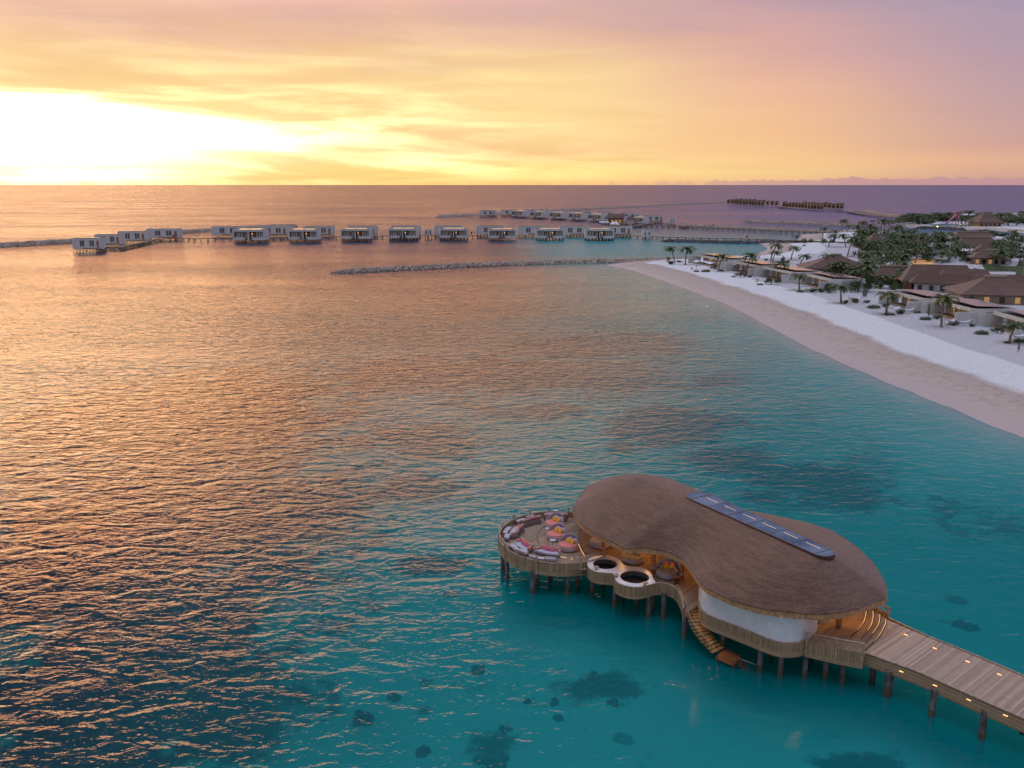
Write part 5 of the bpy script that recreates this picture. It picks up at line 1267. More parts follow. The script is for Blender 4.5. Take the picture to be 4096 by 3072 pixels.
bvl = [((2785, 1017), (2918, 1039), 'beach villa with glowing orange solar roof, farthest along the beach'), ((2938, 1045), (3043, 1063), 'beach villa second from the far end of the beach'), ((3055, 1066), (3179, 1089), 'beach villa third from the far end, big shrub in front'),
       ((3222, 1093), (3335, 1117), 'beach villa fourth from the far end with a curved corner'), ((3566, 1163), (3700, 1194), 'beach villa beyond the two small hammocks, left of the right-hand trio'), ((3739, 1198), (3900, 1236), 'beach villa in the middle of the right-hand trio'), ((3977, 1244), (4150, 1290), 'beach villa cut by the right edge of the picture')]
BVP = []
for (a, b), (c, d), l in bvl:
    p, q = at(a, b, 4.8), at(c, d, 4.8); L0 = (q-p).length; an = math.atan2(q.y-p.y, q.x-p.x)
    put(bv, (p.x, p.y, 1.22), an, l, s=(L0/24.0, 1.15, 1)); BVP.append((p, an, L0))
# plunge pools
def make_pool():
    t = empty('plunge_pool'); tag(t, 'x', 'pool', 'small turquoise plunge pools in front of the beach villas')
    g = MB(); g.prism([(2.6*math.cos(a), 1.6*math.sin(a)) for a in np.linspace(0, 2*PI, 24)[:-1]], 0, .22); g.build('pool_rim', M['canvas'], t)
    g = MB(); g.prism([(2.3*math.cos(a), 1.3*math.sin(a)) for a in np.linspace(0, 2*PI, 24)[:-1]], .1, .235); g.build('pool_water', M['poolwater'], t)
    return t
pp_ = make_pool()
for (u, v), l in ((b5(540, 452), 'turquoise plunge pool before the farthest beach villa'), (b5(1700, 685), 'turquoise plunge pool before the fourth beach villa'), (b7(650, 465), 'turquoise plunge pool left of the right-hand trio\'s first villa'), (b7(900, 512), 'turquoise plunge pool under the first villa of the right-hand trio'), (b7(1225, 590), 'turquoise plunge pool behind the climbing plant'), (b7(1500, 655), 'turquoise plunge pool by the second pair of hammock posts'), (b7(1820, 722), 'turquoise plunge pool behind the low spreading shrub'), (b7(2110, 775), 'turquoise plunge pool at the right edge')):
    p = at(u, v, 1.3); put(pp_, (p.x, p.y, 1.24), R(-35), l, s=.8)
for (u, v), l in ((b5(510, 485), 'white parasol by the farthest beach villa\'s pool'), (b5(955, 505), 'white parasol in front of the second beach villa'), (b5(1288, 570), 'white parasol in front of the third beach villa')):
    p = at(u, v, 1.25); put(umb, (p.x, p.y, 1.24), 0, l, s=(.85, .85, 1.15 if u < 2800 else .95), group='white parasols of the beach villas')
def make_hammock():
    t = empty('beach_hammock'); tag(t, 'x', 'hammock', 'white hammocks slung between posts')
    for x in (-2.1, 2.1): g = MB(); g.tube([(x, 0, 0), (x*1.05, 0, 2.0)], .07, 6); g.build('post', M['rail'], t)
    g = MB(); vs = []
    for i in range(13):
        for j in range(5): x = -1.95+3.9*i/12; s = 1-(x/1.95)**2; vs.append((x, (j-2)*.38*(.5+.5*s), 1.75-.75*s+.06*(j-2)**2))
    g.add(vs, [(i*5+j, (i+1)*5+j, (i+1)*5+j+1, i*5+j+1) for i in range(12) for j in range(4)]); o = g.build('canvas', M['canvas'], t); o.modifiers.new('t', 'SOLIDIFY').thickness = .03
    return t
hm = make_hammock()
for (u, v), r_, l in ((b7(330, 440), 5, 'white hammock by the leafy shrubs, leftmost of the hammocks'), (b7(765, 555), 20, 'white hammock half hidden behind the yellow-tipped palm'), (b7(915, 570), -5, 'white hammock in front of the first right-hand villa'), (b7(1395, 690), 20, 'white hammock beside the tall bent palm'), (b7(1535, 705), -5, 'white hammock in front of the middle right-hand villa'), (b7(2140, 865), 0, 'white hammock at the right edge of the beach')):
    p = at(u, v, 1.25); put(hm, (p.x, p.y, 1.24), R(r_-10), l, s=.8)
g = MB(); g.add([(0, 0, 3.6), (7, .5, 2.4), (4.5, -2.2, 2.0), (3.8, -.3, 2.5)], [(0, 3, 1), (0, 2, 3), (3, 2, 1)]); p = at(*b5(515, 485), 1.25)
sail = empty('shade_sail', (p.x, p.y, 1.24)); tag(sail, 'pale triangular shade sail over the farthest beach pool', 'shade sail'); ALLTH.append(sail)
o = g.build('canvas', M['canvas'], sail); o.modifiers.new('t', 'SOLIDIFY').thickness = .03
for x, y, z in ((0, 0, 3.7), (7, .5, 2.5), (4.5, -2.2, 2.1)): g = MB(); g.tube([(x, y, 0), (x, y, z)], .06, 5); g.build('post', M['rail'], sail)
def flatthing(name, pts, z0, z1, m, label, cat, kind=None):
    P = [at(*q, z1) for q in pts]; b = P[0].copy(); b.z = 0; g = MB(); g.prism([(p.x, p.y) for p in P], z0, z1); o = g.build(name, M[m], off=b); o.location = b
    tag(o, label, cat, kind=kind); (ALLTH.append(o) if not kind else None); return o
flatthing('resort_pool', [b6(575, 615), b6(620, 598), b6(760, 605), b6(850, 600), b6(880, 612), b6(830, 690), b6(790, 695), b6(700, 660)], .9, 1.34, 'poolwater', 'large turquoise resort pool among the palms', 'pool')
flatthing('pool_terrace', [b6(640, 655), b6(700, 662), b6(790, 697), b6(785, 718), b6(720, 690)], .9, 1.38, 'path', 'pale paved edge along the large resort pool', 'terrace')
flatthing('water_park_pool', [b6(1190, 325), b6(1320, 318), b6(1700, 330), b6(1700, 345), b6(1400, 358), b6(1190, 350)], .9, 1.36, 'poolwater', 'turquoise pool at the foot of the pink slide', 'pool')
flatthing('lawn', [b6(1740, 770), b6(2120, 790), b6(2212, 700), b6(2212, 860), b6(2060, 850), b6(1800, 850)], 1.0, 1.33, 'grass', None, None, 'structure')
flatthing('lawn', [b6(2120, 860), b6(2212, 840), b6(2212, 990), b6(2110, 940)], 1.0, 1.34, 'grass', None, None, 'structure')
flatthing('paving', [b6(960, 735), b6(1200, 740), b6(1200, 770), b6(960, 765)], 1.0, 1.36, 'glow', None, None, 'structure')  # slab glows by itself: lamplight near the bar put into its material
# lit bar counter
p = at(*b6(1100, 745), 1.3); g = MB(); g.box((0, 0, .6), (9, 1.2, 1.2)); bar = empty('pool_bar', p, R(-10)); tag(bar, 'warmly lit pool bar under the palms', 'bar'); ALLTH.append(bar); g.build('counter', M['tanwall'], bar)
g = MB(); g.box((0, .3, 1.25), (9.4, 1.6, .08)); g.build('counter_top', M['warmwood'], bar)
g = MB(); g.box((0, -.63, .5), (8.6, .04, .5)); g.build('light_strip', M['glow'], bar)
# pink slide
p = at(*b6(1340, 330), 1.3); sld = empty('water_slide', p); tag(sld, 'pink curved water slide on the far shore', 'water slide'); ALLTH.append(sld)
g = MB(); pts = [Vector((7*t, -2*math.sin(t*2.5), 1+9*t-2.5*t*t)) for t in np.linspace(0, 1.1, 14)]; g.tube([(q.x, q.y, q.z) for q in pts], .75, 8); g.build('chute', M['pinkslide'], sld, sm=True)
g = MB(); g.tube([(8+2.4*math.cos(a), 0, 7.6+2.6*math.sin(a)) for a in np.linspace(-1.2, 3.6, 16)], .55, 8); g.build('arch', M['pinkslide'], sld, sm=True)
g = MB(); [g.tube([(x, 0, 0), (x, 0, z)], .25, 6) for x, z in ((2, 3), (5, 6), (8, 9), (10, 6))]; g.build('support', M['pinkslide'], sld)
# white truss footbridge
p, q = at(*b6(790, 362), 2.2), at(*b6(985, 348), 2.2); brd = empty('footbridge', Vector((p.x, p.y, 0))); tag(brd, 'white truss footbridge over the lagoon channel', 'bridge'); ALLTH.append(brd)
d_ = Vector((q.x-p.x, q.y-p.y, 0)); bn_ = Vector((-d_.y, d_.x, 0)).normalized()*1.5
g = MB(); g.strip([Vector((0, 0, 0)), d_], 1.9, 2.2, 3.0); g.build('deck', M['path'], brd)
for s in (-1, 1):
    g = MB(); k0 = 8
    for z in (2.2, 5.0): g.tube([bn_*s+Vector((0, 0, z)), bn_*s+d_+Vector((0, 0, z))], .14, 4)
    for k in range(k0): g.tube([bn_*s+d_*(k/k0)+Vector((0, 0, 2.2)), bn_*s+d_*((k+.5)/k0)+Vector((0, 0, 5))], .1, 4); g.tube([bn_*s+d_*((k+.5)/k0)+Vector((0, 0, 5)), bn_*s+d_*((k+1)/k0)+Vector((0, 0, 2.2))], .1, 4)
    g.build('truss', M['villawhite'], brd)
# red life-saving boxes on the jetties
def make_red():
    t = empty('lifebuoy_box'); tag(t, 'x', 'box', 'red lifebuoy boxes on the jetties'); g = MB(); g.box((0, 0, .95), (1.1, .5, 1.1)); g.build('box_body', M['red'], t); g = MB(); g.box((0, 0, .2), (.15, .15, .4)); g.build('post', M['rail'], t); return t
rb_ = make_red()
for (u, v), l in ((b1(1100, 296), 'red lifebuoy box at the right end of the leftmost villas'), (b3(88, 388), 'red lifebuoy box left of the sixth front villa'), (b4(706, 314), 'red lifebuoy box on the farther long jetty'), (b4(979, 408), 'red lifebuoy box on the nearer long jetty')):
    p = at(u, v, 2.0); put(rb_, (p.x, p.y-.6, 2.0), 0, l)
# dark box and mast bits
for (u, v, h_, l) in ((*b6(1010, 700), 17, 'tall grey pole standing between the pool and the lit bar'), (*b4(205, 262), 9, 'thin mast by the farther jetty villas')):
    p = at(u, v, 1.2); g = MB(); g.tube([(0, 0, 0), (.6, 0, h_)], [.14, .08], 6); o = g.build('flagpole', M['metal']); o.location = p; tag(o, l, 'pole'); ALLTH.append(o)
# ================= palms
def frond(mb, base, az_, el0, L_, droop, n=9, w=.55):
    pts = []; p = Vector(base); e = el0; st = L_/n
    for k in range(n+1):
        pts.append(p.copy()); p = p+Vector((math.cos(az_)*math.cos(e), math.sin(az_)*math.cos(e), math.sin(e)))*st; e -= droop*(.5+k/n)/n*2
    sd_ = Vector((-math.sin(az_), math.cos(az_), 0))
    mb.tube(pts, [.05*(1-k/(n+1)) for k in range(n+1)], 3, caps=False)
    for k in range(1, n*2+1):
        t = k/(n*2+1); i = min(n-1, int(t*n)); q = pts[i].lerp(pts[i+1], t*n-i); dr_ = (pts[i+1]-pts[i]).normalized()
        wl = w*(math.sin(PI*min(1, t*.85+.18)))**.6*random.uniform(.85, 1.15)
        for s in (-1, 1):
            tip = q+sd_*s*wl*.9+dr_*wl*.55+Vector((0, 0, -wl*.45))
            mid = q+sd_*s*wl*.5+dr_*wl*.22+Vector((0, 0, -wl*.08))
            mb.add([q-dr_*.07, q+dr_*.10, mid+dr_*.09, tip, mid-dr_*.08], [(0, 1, 2, 3, 4)])
def make_palm(seed, h, lean, yellow=False):
    random.seed(seed); t = empty('palm_tree'); tag(t, 'x', 'palm', 'coconut palms')
    pts = []
    for k in range(9): s = k/8; pts.append(Vector((lean*s**1.6, .15*math.sin(s*3), h*s)))
    g = MB(); g.tube([(p.x, p.y, p.z) for p in pts], [.21*(1-.45*k/8)+(.08 if k == 0 else 0) for k in range(9)], 8); g.build('trunk', M['trunk'], t)
    top_ = pts[-1]; g = MB(); N_ = 19
    for k in range(N_):
        u_ = k/N_; az_ = k*2.39996+random.uniform(-.2, .2); el0 = 1.25-1.7*u_+random.uniform(-.12, .12)
        frond(g, top_+Vector((0, 0, .05)), az_, el0, random.uniform(3.0, 3.8)*(.82 if u_ < .2 else 1), 1.15+.35*random.random())
    g.build('crown', M['frond_yellow' if yellow else 'frond'], t)
    g = MB()
    for k in range(6): a = k*1.05; g.lathe([(.05, -.14), (.13, 0), (.05, .14)], (top_.x+.2*math.cos(a), top_.y+.2*math.sin(a), top_.z-.2), 6)
    g.build('coconuts', M['frond_yellow'], t); return t
PALMS = [make_palm(11, 7.0, .3), make_palm(12, 7.0, 1.4), make_palm(13, 7.0, -1.3), make_palm(14, 7.0, .8), make_palm(15, 7.0, -.3)]
YP = make_palm(16, 7.0, .1, True)
random.seed(99)
PL = []
def palm(f, a, b, c, d, proto=None, label=None, cr=1.0, group='coconut palms of the island'):
    u, v = f(a, b); cu, cv = f(c, d); p = at(u, v, 1.2); px = F/(p.y*CP+(H-1.2)*SP)
    h = (v-cv)/px/.985; dx = (cu-u)/px; s = h/7.0
    if proto is None: proto = min(range(5), key=lambda i: abs([.3, 1.4, -1.3, .8, -.3][i]*s-dx)); proto = PALMS[proto]
    lab = label or ('%s palm %s' % ('short' if h < 5.5 else 'tall' if h > 9 else 'medium', 'leaning right' if dx > .6 else 'leaning left' if dx < -.6 else 'standing upright'))
    w_ = (.95+.62*s)*cr
    o = put(proto, (p.x, p.y, 1.15), random.uniform(-.25, .25), lab, s=(w_, w_, s), group=group); PL.append(o); return o
for a in [(270, 400, 205, 262, 'palm leaning left at the far tip of the beach, above a round shrub'), (390, 440, 390, 265, 'upright palm beside the left wall of the farthest beach villa'), (755, 515, 770, 352, 'palm in front of the farthest beach villa'), (1062, 560, 1080, 345, 'tall palm in front of the second beach villa'), (1335, 400, 1375, 228, 'tall palm on the bay sand behind the second beach villa'), (1355, 415, 1370, 305, 'shorter palm beneath the tall one behind the second beach villa'), (1560, 388, 1575, 258, 'palm with a drooping dead frond on the bay sand'), (1650, 480, 1680, 345, 'bushy palm behind the third beach villa'), (1410, 600, 1430, 430, 'thin scraggy palm in front of the third beach villa'), (1652, 725, 1650, 565, 'palm with orange-lit fronds left of the fourth beach villa'), (2112, 870, 2105, 690, 'young palm with a lit trunk on the open sand'), (1605, 190, 1605, 125, 'low palm at the water\'s end of the nearer jetty'), (1910, 130, 1915, 40, 'palm standing by the end of the farther jetty')]:
    palm(b5, *a[:4], label=a[4], group=None)
for a in [(365, 325, 430, 60, 'very tall palm with long bent trunk behind the open sand'), (290, 235, 290, 105, 'palm with lit trunk beside the curved villa corner'), (585, 290, 610, 150, 'palm with warm uplight at its foot near the shrubs'), (890, 260, 885, 120, 'broad palm in front of the lit tan wall')]: palm(b7, *a[:4], label=a[4], group=None)
palm(b7, 680, 580, 690, 360, YP, 'yellow-tipped palm in front of the first right-hand villa', group=None)
palm(b7, 1290, 722, 1320, 405, YP, 'tall thin palm between the first two right-hand villas', .85, group=None)
palm(b7, 2050, 900, 2080, 700, None, 'small palm near the walking person', group=None)
for a in [(185, 400, 195, 290), (250, 400, 255, 345), (400, 400, 400, 305), (430, 395, 425, 310), (520, 330, 525, 290), (615, 440, 625, 290), (655, 420, 665, 300), (705, 400, 715, 295), (790, 400, 805, 275), (820, 390, 830, 280), (40, 580, 60, 455), (95, 480, 95, 402), (230, 580, 165, 455), (250, 690, 300, 495), (430, 540, 400, 445), (390, 560, 440, 410), (480, 700, 470, 560), (500, 700, 520, 540), (545, 690, 540, 600), (830, 650, 800, 525), (950, 560, 955, 412), (1050, 560, 1070, 452), (1200, 520, 1210, 445), (1345, 540, 1370, 432), (690, 740, 700, 580), (790, 720, 800, 612), (1000, 760, 1020, 605), (1100, 700, 1110, 645), (900, 720, 915, 625), (1300, 760, 1290, 645), (1370, 745, 1380, 662), (1710, 700, 1720, 605), (1860, 800, 1880, 665), (1920, 830, 1930, 645), (2030, 560, 2090, 415), (2150, 600, 2180, 475), (2000, 560, 2000, 475), (1560, 470, 1600, 410), (1650, 470, 1660, 420), (620, 830, 625, 700), (560, 900, 580, 740), (120, 880, 140, 770), (180, 890, 180, 800), (450, 960, 430, 760), (640, 940, 620, 860), (800, 900, 810, 760), (900, 980, 880, 830), (950, 970, 960, 900), (250, 900, 250, 800), (2060, 760, 2040, 650), (2150, 780, 2160, 680), (1770, 560, 1780, 500), (850, 560, 850, 430), (740, 540, 745, 430), (680, 560, 690, 450), (330, 560, 350, 420), (2080, 500, 2090, 440), (1130, 600, 1140, 520)]: palm(b6, *a)
for k in range(84):
    a = 850+(2230-850)*(k+random.uniform(.1, .9))/84; b = 300+random.uniform(-35, 45)*(1 if a > 1150 else .4); h_ = random.uniform(48, 85)
    if 1180 < a < 1480 and b > 300: b = 285
    palm(b6, a, b, a+random.uniform(-14, 14), b-h_, group='palms of the far shore', cr=1.35)
for k in range(44):
    a = random.uniform(330, 1000); b = random.uniform(470, 700); palm(b6, a, b, a+random.uniform(-20, 20), b-random.uniform(90, 150))
for k in range(22):
    a = random.uniform(-40, 1000); b = random.uniform(800, 960); palm(b6, a, b, a+random.uniform(-30, 30), b-random.uniform(120, 190))
for k in range(30):
    a = random.uniform(960, 1560); b = random.uniform(580, 745); palm(b6, a, b, a+random.uniform(-30, 30), b-random.uniform(80, 140))
for k in range(20):
    a = random.uniform(1850, 2200); b = random.uniform(640, 800); palm(b6, a, b, a+random.uniform(-20, 20), b-random.uniform(90, 150))
# ================= shrubs and leafy trees
def make_shrub(seed, m, n=900, sx=1.0, sz=.8, stem=False):
    r = random.Random(seed); t = empty('shrub'); tag(t, 'x', 'shrub', 'leafy shrubs of the island'); g = MB()
    blobs = [(Vector((r.uniform(-.7, .7)*sx, r.uniform(-.6, .6), r.uniform(.25, .75)*sz)), r.uniform(.28, .5)) for _ in range(9)]
    for _ in range(n):
        c, q = r.choice(blobs); d = Vector((r.gauss(0, 1), r.gauss(0, 1), r.gauss(0, 1))).normalized(); p = c+d*q*r.uniform(.55, 1.05)
        if p.z < .02: p.z = abs(p.z)+.02
        a = Vector((r.gauss(0, 1), r.gauss(0, 1), r.gauss(0, .6))).normalized()*.085; b_ = d.cross(a).normalized()*.05
        g.add([p-a, p-b_*.8, p+a, p+b_*.8], [(0, 1, 2, 3)])
    g.build('foliage', M[m], t); g = MB()
    for k in range(6): a = k*1.05; g.tube([(0, 0, 0), (.35*math.cos(a)*sx, .3*math.sin(a), .55*sz)], [.035, .015], 4)
    g.build('stem', M['twig'], t); return t
SHB = [make_shrub(1, 'leaf'), make_shrub(2, 'leaf', sz=1.3), make_shrub(3, 'leaf_light', sx=1.5, sz=.6), make_shrub(4, 'leaf_light', n=600)]
def shrub(f, a, b, w, h, k, label, group=None):
    u, v = f(a, b); p = at(u, v, 1.2); px = F/(p.y*CP+(H-1.2)*SP); sc_ = {b5: .36166, b6: .35986, b7: .35986}[f]
    s = w*sc_/px/2.1; z = h*sc_/px/[1.15, 1.7, .95, 1.15][k]
    return put(SHB[k], (p.x, p.y, 1.2), random.uniform(0, 6) if k != 2 else random.uniform(-.3, .3), label, s=(s, s*.85, z), group=group)
for a in [(b5, 225, 435, 130, 50, 0, 'round dark shrub under the leaning palm at the beach tip'), (b5, 330, 415, 90, 35, 0, 'low dark shrub between the two palms at the beach tip'), (b5, 200, 400, 50, 70, 3, 'small leafy sapling on the round shrub at the beach tip'), (b5, 705, 500, 85, 80, 1, 'round-headed dark bush before the farthest beach villa'), (b5, 610, 520, 130, 35, 2, 'low hedge of pale leaves before the farthest beach villa'), (b5, 510, 520, 70, 30, 2, 'small low plant by the lifebuoy on the sand'), (b5, 790, 512, 70, 28, 2, 'low green plants right of the round-headed bush'),
          (b5, 1000, 580, 130, 95, 1, 'big dark shrub in front of the second beach villa'), (b5, 1100, 580, 60, 35, 2, 'low plant right of the second villa\'s big shrub'), (b5, 920, 578, 60, 22, 2, 'thin low plant left of the second villa\'s big shrub'), (b5, 1340, 660, 170, 125, 1, 'largest dark shrub, in front of the third beach villa'), (b5, 1425, 655, 80, 105, 1, 'narrow dark shrub right of the largest one'), (b5, 1215, 665, 90, 25, 2, 'thin ground plants beside the red ring on the sand'),
          (b5, 1660, 745, 110, 28, 2, 'low plants at the foot of the orange-lit palm'), (b5, 1780, 745, 150, 62, 0, 'dark rounded hedge below the fourth beach villa'), (b5, 1900, 745, 130, 55, 0, 'dark hedge right of the fourth villa\'s pool'), (b5, 1985, 750, 150, 130, 1, 'tall dark shrub mass right of the fourth beach villa'), (b5, 1465, 430, 65, 130, 1, 'tall narrow dark tree behind the third beach villa'), (b5, 1510, 425, 70, 50, 0, 'dark bush at the foot of the narrow tree'), (b5, 1285, 395, 60, 32, 0, 'dark bush on the sand behind the second beach villa'), (b5, 1160, 360, 60, 40, 0, 'dark bush above the second beach villa roof'), (b5, 1785, 495, 90, 60, 0, 'dark bush beside the pyramid-roofed house'), (b5, 1700, 205, 90, 80, 3, 'loose pale green tree by the nearer jetty\'s end'), (b5, 1780, 195, 55, 60, 3, 'thin sapling right of the loose pale tree'), (b5, 1705, 238, 40, 30, 3, 'small pale bush on the sand below the loose tree'), (b5, 1915, 205, 100, 85, 3, 'rounded green tree near the farther jetty\'s end'), (b5, 2010, 200, 80, 70, 0, 'dark bush right of the rounded green tree'),
          (b7, 60, 330, 190, 150, 1, 'dark shrub mass at the edge of the open sand'), (b7, 330, 330, 180, 200, 1, 'big dark shrub behind the bent tall palm'), (b7, 470, 330, 150, 170, 1, 'dark shrub left of the first right-hand villa\'s wall'), (b7, 440, 390, 60, 110, 3, 'slender sapling before the white end wall'), (b7, 350, 450, 150, 70, 0, 'green bush behind the leftmost hammock'), (b7, 215, 460, 90, 60, 0, 'bush at the lit palm with a small white tent'), (b7, 460, 455, 110, 50, 0, 'bush between the leftmost hammock and white wall'), (b7, 530, 510, 190, 50, 2, 'wide bright low shrub on the open sand'), (b7, 660, 500, 120, 70, 0, 'dark bush over the first turquoise pool'), (b7, 700, 585, 170, 30, 2, 'dry low plants at the yellow-tipped palm'),
          (b7, 820, 575, 140, 80, 0, 'dark bush between two hammocks'), (b7, 1020, 565, 90, 35, 2, 'small bush right of the first villa\'s hammock'), (b7, 1110, 640, 150, 50, 2, 'low green shrub under the climbing plant'), (b7, 1145, 610, 35, 220, 3, 'tall thin climbing plant before the second wall'), (b7, 1240, 635, 130, 70, 0, 'dark bush at the foot of the tall thin palm'), (b7, 1440, 640, 40, 210, 3, 'slender leafy sapling before the middle villa'), (b7, 1420, 705, 170, 60, 0, 'bush under the middle villa\'s hammocks'), (b7, 1620, 712, 120, 45, 0, 'bush right of the middle villa\'s hammock'), (b7, 1730, 800, 190, 60, 2, 'wide spreading low shrub near the right edge'), (b7, 1910, 790, 150, 110, 1, 'dark tangled shrub near the right edge'), (b7, 1840, 690, 90, 90, 3, 'twiggy plant against the last villa wall'), (b7, 2150, 890, 160, 60, 2, 'low shrub at the right edge behind the person'), (b7, 2020, 900, 100, 35, 2, 'dry stems at the foot of the small right-hand palm')]: shrub(*a)
for k in range(70):
    a = random.uniform(-60, 1000); b = random.uniform(860, 1010) if a < 700 else random.uniform(900, 1000)
    shrub(b6, a, b, random.uniform(110, 190), random.uniform(80, 150), random.choice([0, 0, 1]), 'tall dark thicket bush right behind the beach villas', 'thicket behind the beach villas')
for k in range(150):
    a = random.uniform(200, 2200); b = random.choice([random.uniform(440, 560), random.uniform(560, 760), random.uniform(560, 760), random.uniform(860, 1060)])
    if b < 760: a = random.uniform(330, 2200)
    if b > 860: a = random.uniform(0, 1000) if random.random() < .75 else random.uniform(1500, 2200)
    shrub(b6, a, b, random.uniform(110, 210), random.uniform(50, 100), random.choice([0, 0, 1, 3]), 'dark garden shrub among the village houses', 'garden shrubs between the houses')
for k in range(70):
    a = 870+1350*k/70+random.uniform(-12, 12); b = random.uniform(275, 330)
    if 1190 < a < 1700: b = random.uniform(262, 300)
    shrub(b6, a, b, random.uniform(110, 190), random.uniform(40, 75), random.choice([0, 1]), 'dark undergrowth below the palms of the far shore', 'undergrowth of the far shore')
# bare tree
random.seed(5); p = at(*b7(1320, 330), 1.2); bt = empty('bare_tree', p); tag(bt, 'leafless twiggy tree in front of the whitewashed wall', 'tree'); ALLTH.append(bt); g = MB()
def br_(g, p, d, L_, r, n):
    q = p+d*L_; g.tube([p, q], [r, r*.7], 4, caps=False)
    if n: 
        for _ in range(3): br_(g, q, (d+Vector((random.gauss(0, .45), random.gauss(0, .45), random.gauss(.1, .25)))).normalized(), L_*.72, r*.62, n-1)
br_(g, Vector((0, 0, 0)), Vector((0, 0, 1)), 1.6, .09, 4); g.build('branches', M['twig'], bt)
# sun loungers around the pool
def make_lounger():
    t = empty('sun_lounger'); tag(t, 'x', 'sun lounger', 'white sun loungers by the resort pool'); g = MB(); g.box((0, .3, .35), (.7, 1.3, .12)); g.build('seat', M['canvas'], t); g = MB(); g.box((0, -.6, .55), (.7, .7, .1), rx=.6); g.build('backrest', M['canvas'], t)
    g = MB(); [g.box((x, y, .15), (.06, .06, .3)) for x in (-.3, .3) for y in (-.5, .8)]; g.build('legs', M['rail'], t); return t
lg = make_lounger()
for k in range(22):
    a, b = random.choice([(random.uniform(1030, 1200), random.uniform(585, 620)), (random.uniform(280, 400), random.uniform(640, 700)), (random.uniform(1440, 1560), random.uniform(620, 690))])
    p = at(*b6(a, b), 1.3); put(lg, (p.x, p.y, 1.25), R(random.uniform(-30, 20)), 'white sun lounger on the sand near the resort pool', s=1.3)
for k in range(9):
    a, b = random.choice([(random.uniform(1040, 1230), random.uniform(590, 640)), (random.uniform(1480, 1600), random.uniform(640, 700))])
    p = at(*b6(a, b), 1.3); put(umb, (p.x, p.y, 1.25), 0, 'white parasol over the loungers by the resort pool', s=1.2, group='parasols by the resort pool')
# life ring on the sand, loungers at villa
for (u, v), l in ((b5(460, 512), 'red lifebuoy on a post before the farthest beach villa'), (b5(1183, 655), 'red lifebuoy on a post before the third beach villa')):
    p = at(u, v, 1.2); t = empty('lifebuoy', p); tag(t, l, 'lifebuoy'); ALLTH.append(t)
    g = MB(); g.tube([(.38*math.cos(a), 0, 1.2+.38*math.sin(a)) for a in np.linspace(0, 2*PI, 14)], .1, 6); g.build('ring', M['red'], t); g = MB(); g.tube([(0, .1, 0), (0, .1, 1.3)], .05, 5); g.build('post', M['rail'], t)
# person on the beach
p = at(4073, 1409, 1.2); per = empty('person', p, R(150)); tag(per, 'person walking on the sand in dark blue shorts, arms bent', 'person'); ALLTH.append(per)
V_ = [(0, 0, .95), (0, 0, 1.2), (0, .0, 1.42), (0, .02, 1.52), (0, .03, 1.66), (.1, 0, .9), (.13, .12, .5), (.13, .02, .08), (.13, .15, .03), (-.1, 0, .9), (-.12, -.1, .5), (-.12, -.28, .12), (-.12, -.18, .04), (.2, 0, 1.4), (.26, -.04, 1.15), (.16, .2, 1.08), (-.2, 0, 1.4), (-.26, -.04, 1.15), (-.14, .2, 1.12), (0, .03, 1.73)]
E_ = [(0, 1), (1, 2), (2, 3), (3, 4), (0, 5), (5, 6), (6, 7), (7, 8), (0, 9), (9, 10), (10, 11), (11, 12), (2, 13), (13, 14), (14, 15), (2, 16), (16, 17), (17, 18), (4, 19)]
RR = [.14, .13, .14, .06, .1, .09, .06, .045, .035, .09, .06, .045, .035, .06, .045, .035, .06, .045, .035, .085]
me = bpy.data.meshes.new('body'); me.from_pydata(V_, E_, []); me.materials.append(mat('tanned skin', (.28, .13, .08), .6, .05)); bo = bpy.data.objects.new('body', me); C.objects.link(bo); bo.parent = per
sk_ = bo.modifiers.new('skin', 'SKIN'); 
for v_, r_ in zip(me.skin_vertices[0].data, RR): v_.radius = (r_, r_*.85)
me.skin_vertices[0].data[0].use_root = True; bo.modifiers.new('sub', 'SUBSURF').levels = 1
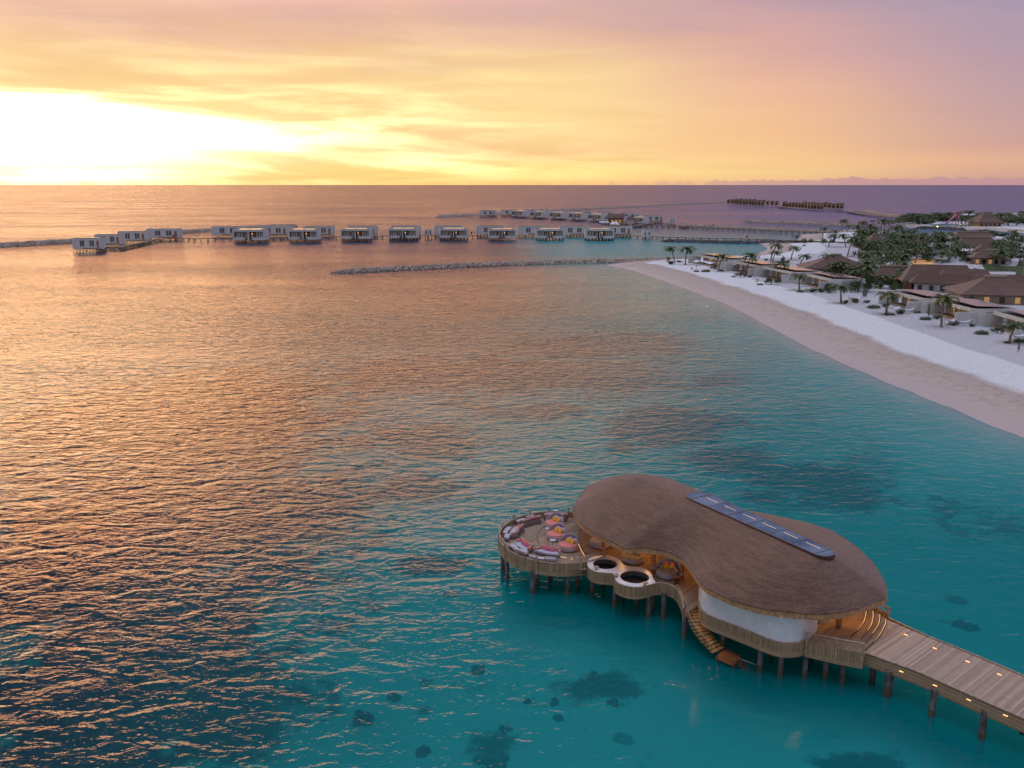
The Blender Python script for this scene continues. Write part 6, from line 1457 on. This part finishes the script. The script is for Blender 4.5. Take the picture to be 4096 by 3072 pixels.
g = MB(); g.lathe([(.19, .62), (.2, .8), (.165, 1.0)], n=12); g.build('shorts', mat('dark blue cloth', (.02, .05, .12), .8, .1), per)
g = MB(); sq(g, (0, .0, 1.73), (.2, .22, .16)); g.build('hair', mat('dark hair', (.02, .015, .012), .8, .1), per)
# village lamps lit in the photograph
for f, a, b, z, e in ((b6, 1100, 730, 3.0, 260), (b6, 740, 860, 3.2, 160), (b6, 1060, 950, 3.2, 160), (b6, 1330, 905, 5, 160), (b6, 1530, 585, 3, 220), (b6, 1720, 690, 3, 150), (b6, 1900, 480, 3, 260), (b6, 1050, 535, 3, 180), (b6, 420, 530, 2.5, 160), (b7, 1455, 540, 3.3, 60), (b7, 2160, 690, 3.3, 60), (b5, 660, 400, 3.4, 80), (b5, 1690, 610, 3.4, 60), (b7, 585, 270, 1.8, 40), (b7, 290, 200, 1.8, 25), (b7, 1300, 570, 1.9, 20), (b6, 1910, 312, 3, 400), (b6, 1250, 330, 2, 200), (b6, 1500, 310, 2, 200), (b7, 1950, 330, 3, 150), (b5, 2112, 745, 2.6, 12)):
    p = at(*f(a, b), z); lamp(p.x, p.y-.4, z, e*.7, (1, .55, .2), .15)
# ================= labels: things of one kind that look alike are told apart by their place in the row
from collections import defaultdict
def ordn(i):
    words = ['first', 'second', 'third', 'fourth', 'fifth', 'sixth', 'seventh', 'eighth', 'ninth', 'tenth', 'eleventh', 'twelfth']
    if i < 12: return words[i]
    k = i+1; return '%d%s' % (k, 'th' if 10 <= k % 100 <= 20 else {1: 'st', 2: 'nd', 3: 'rd'}.get(k % 10, 'th'))
bpy.context.view_layer.update()
groups = defaultdict(list)
for o in [x for x in bpy.data.objects if x.parent is None and x.get('label')]: groups[o['label']].append(o)
def rows(o): return scr(o.matrix_world.translation)
for lab, os_ in groups.items():
    if len(os_) < 2: continue
    os_.sort(key=lambda o: rows(o)[0])
    for i, o in enumerate(os_): o['label'] = '%s, %s of %d from the left' % (lab, ordn(i), len(os_))
for o in bpy.data.objects:
    if '_used' in o: del o['_used']
    if o.parent is None and 'group' in o and o['group'] == '': del o['group']
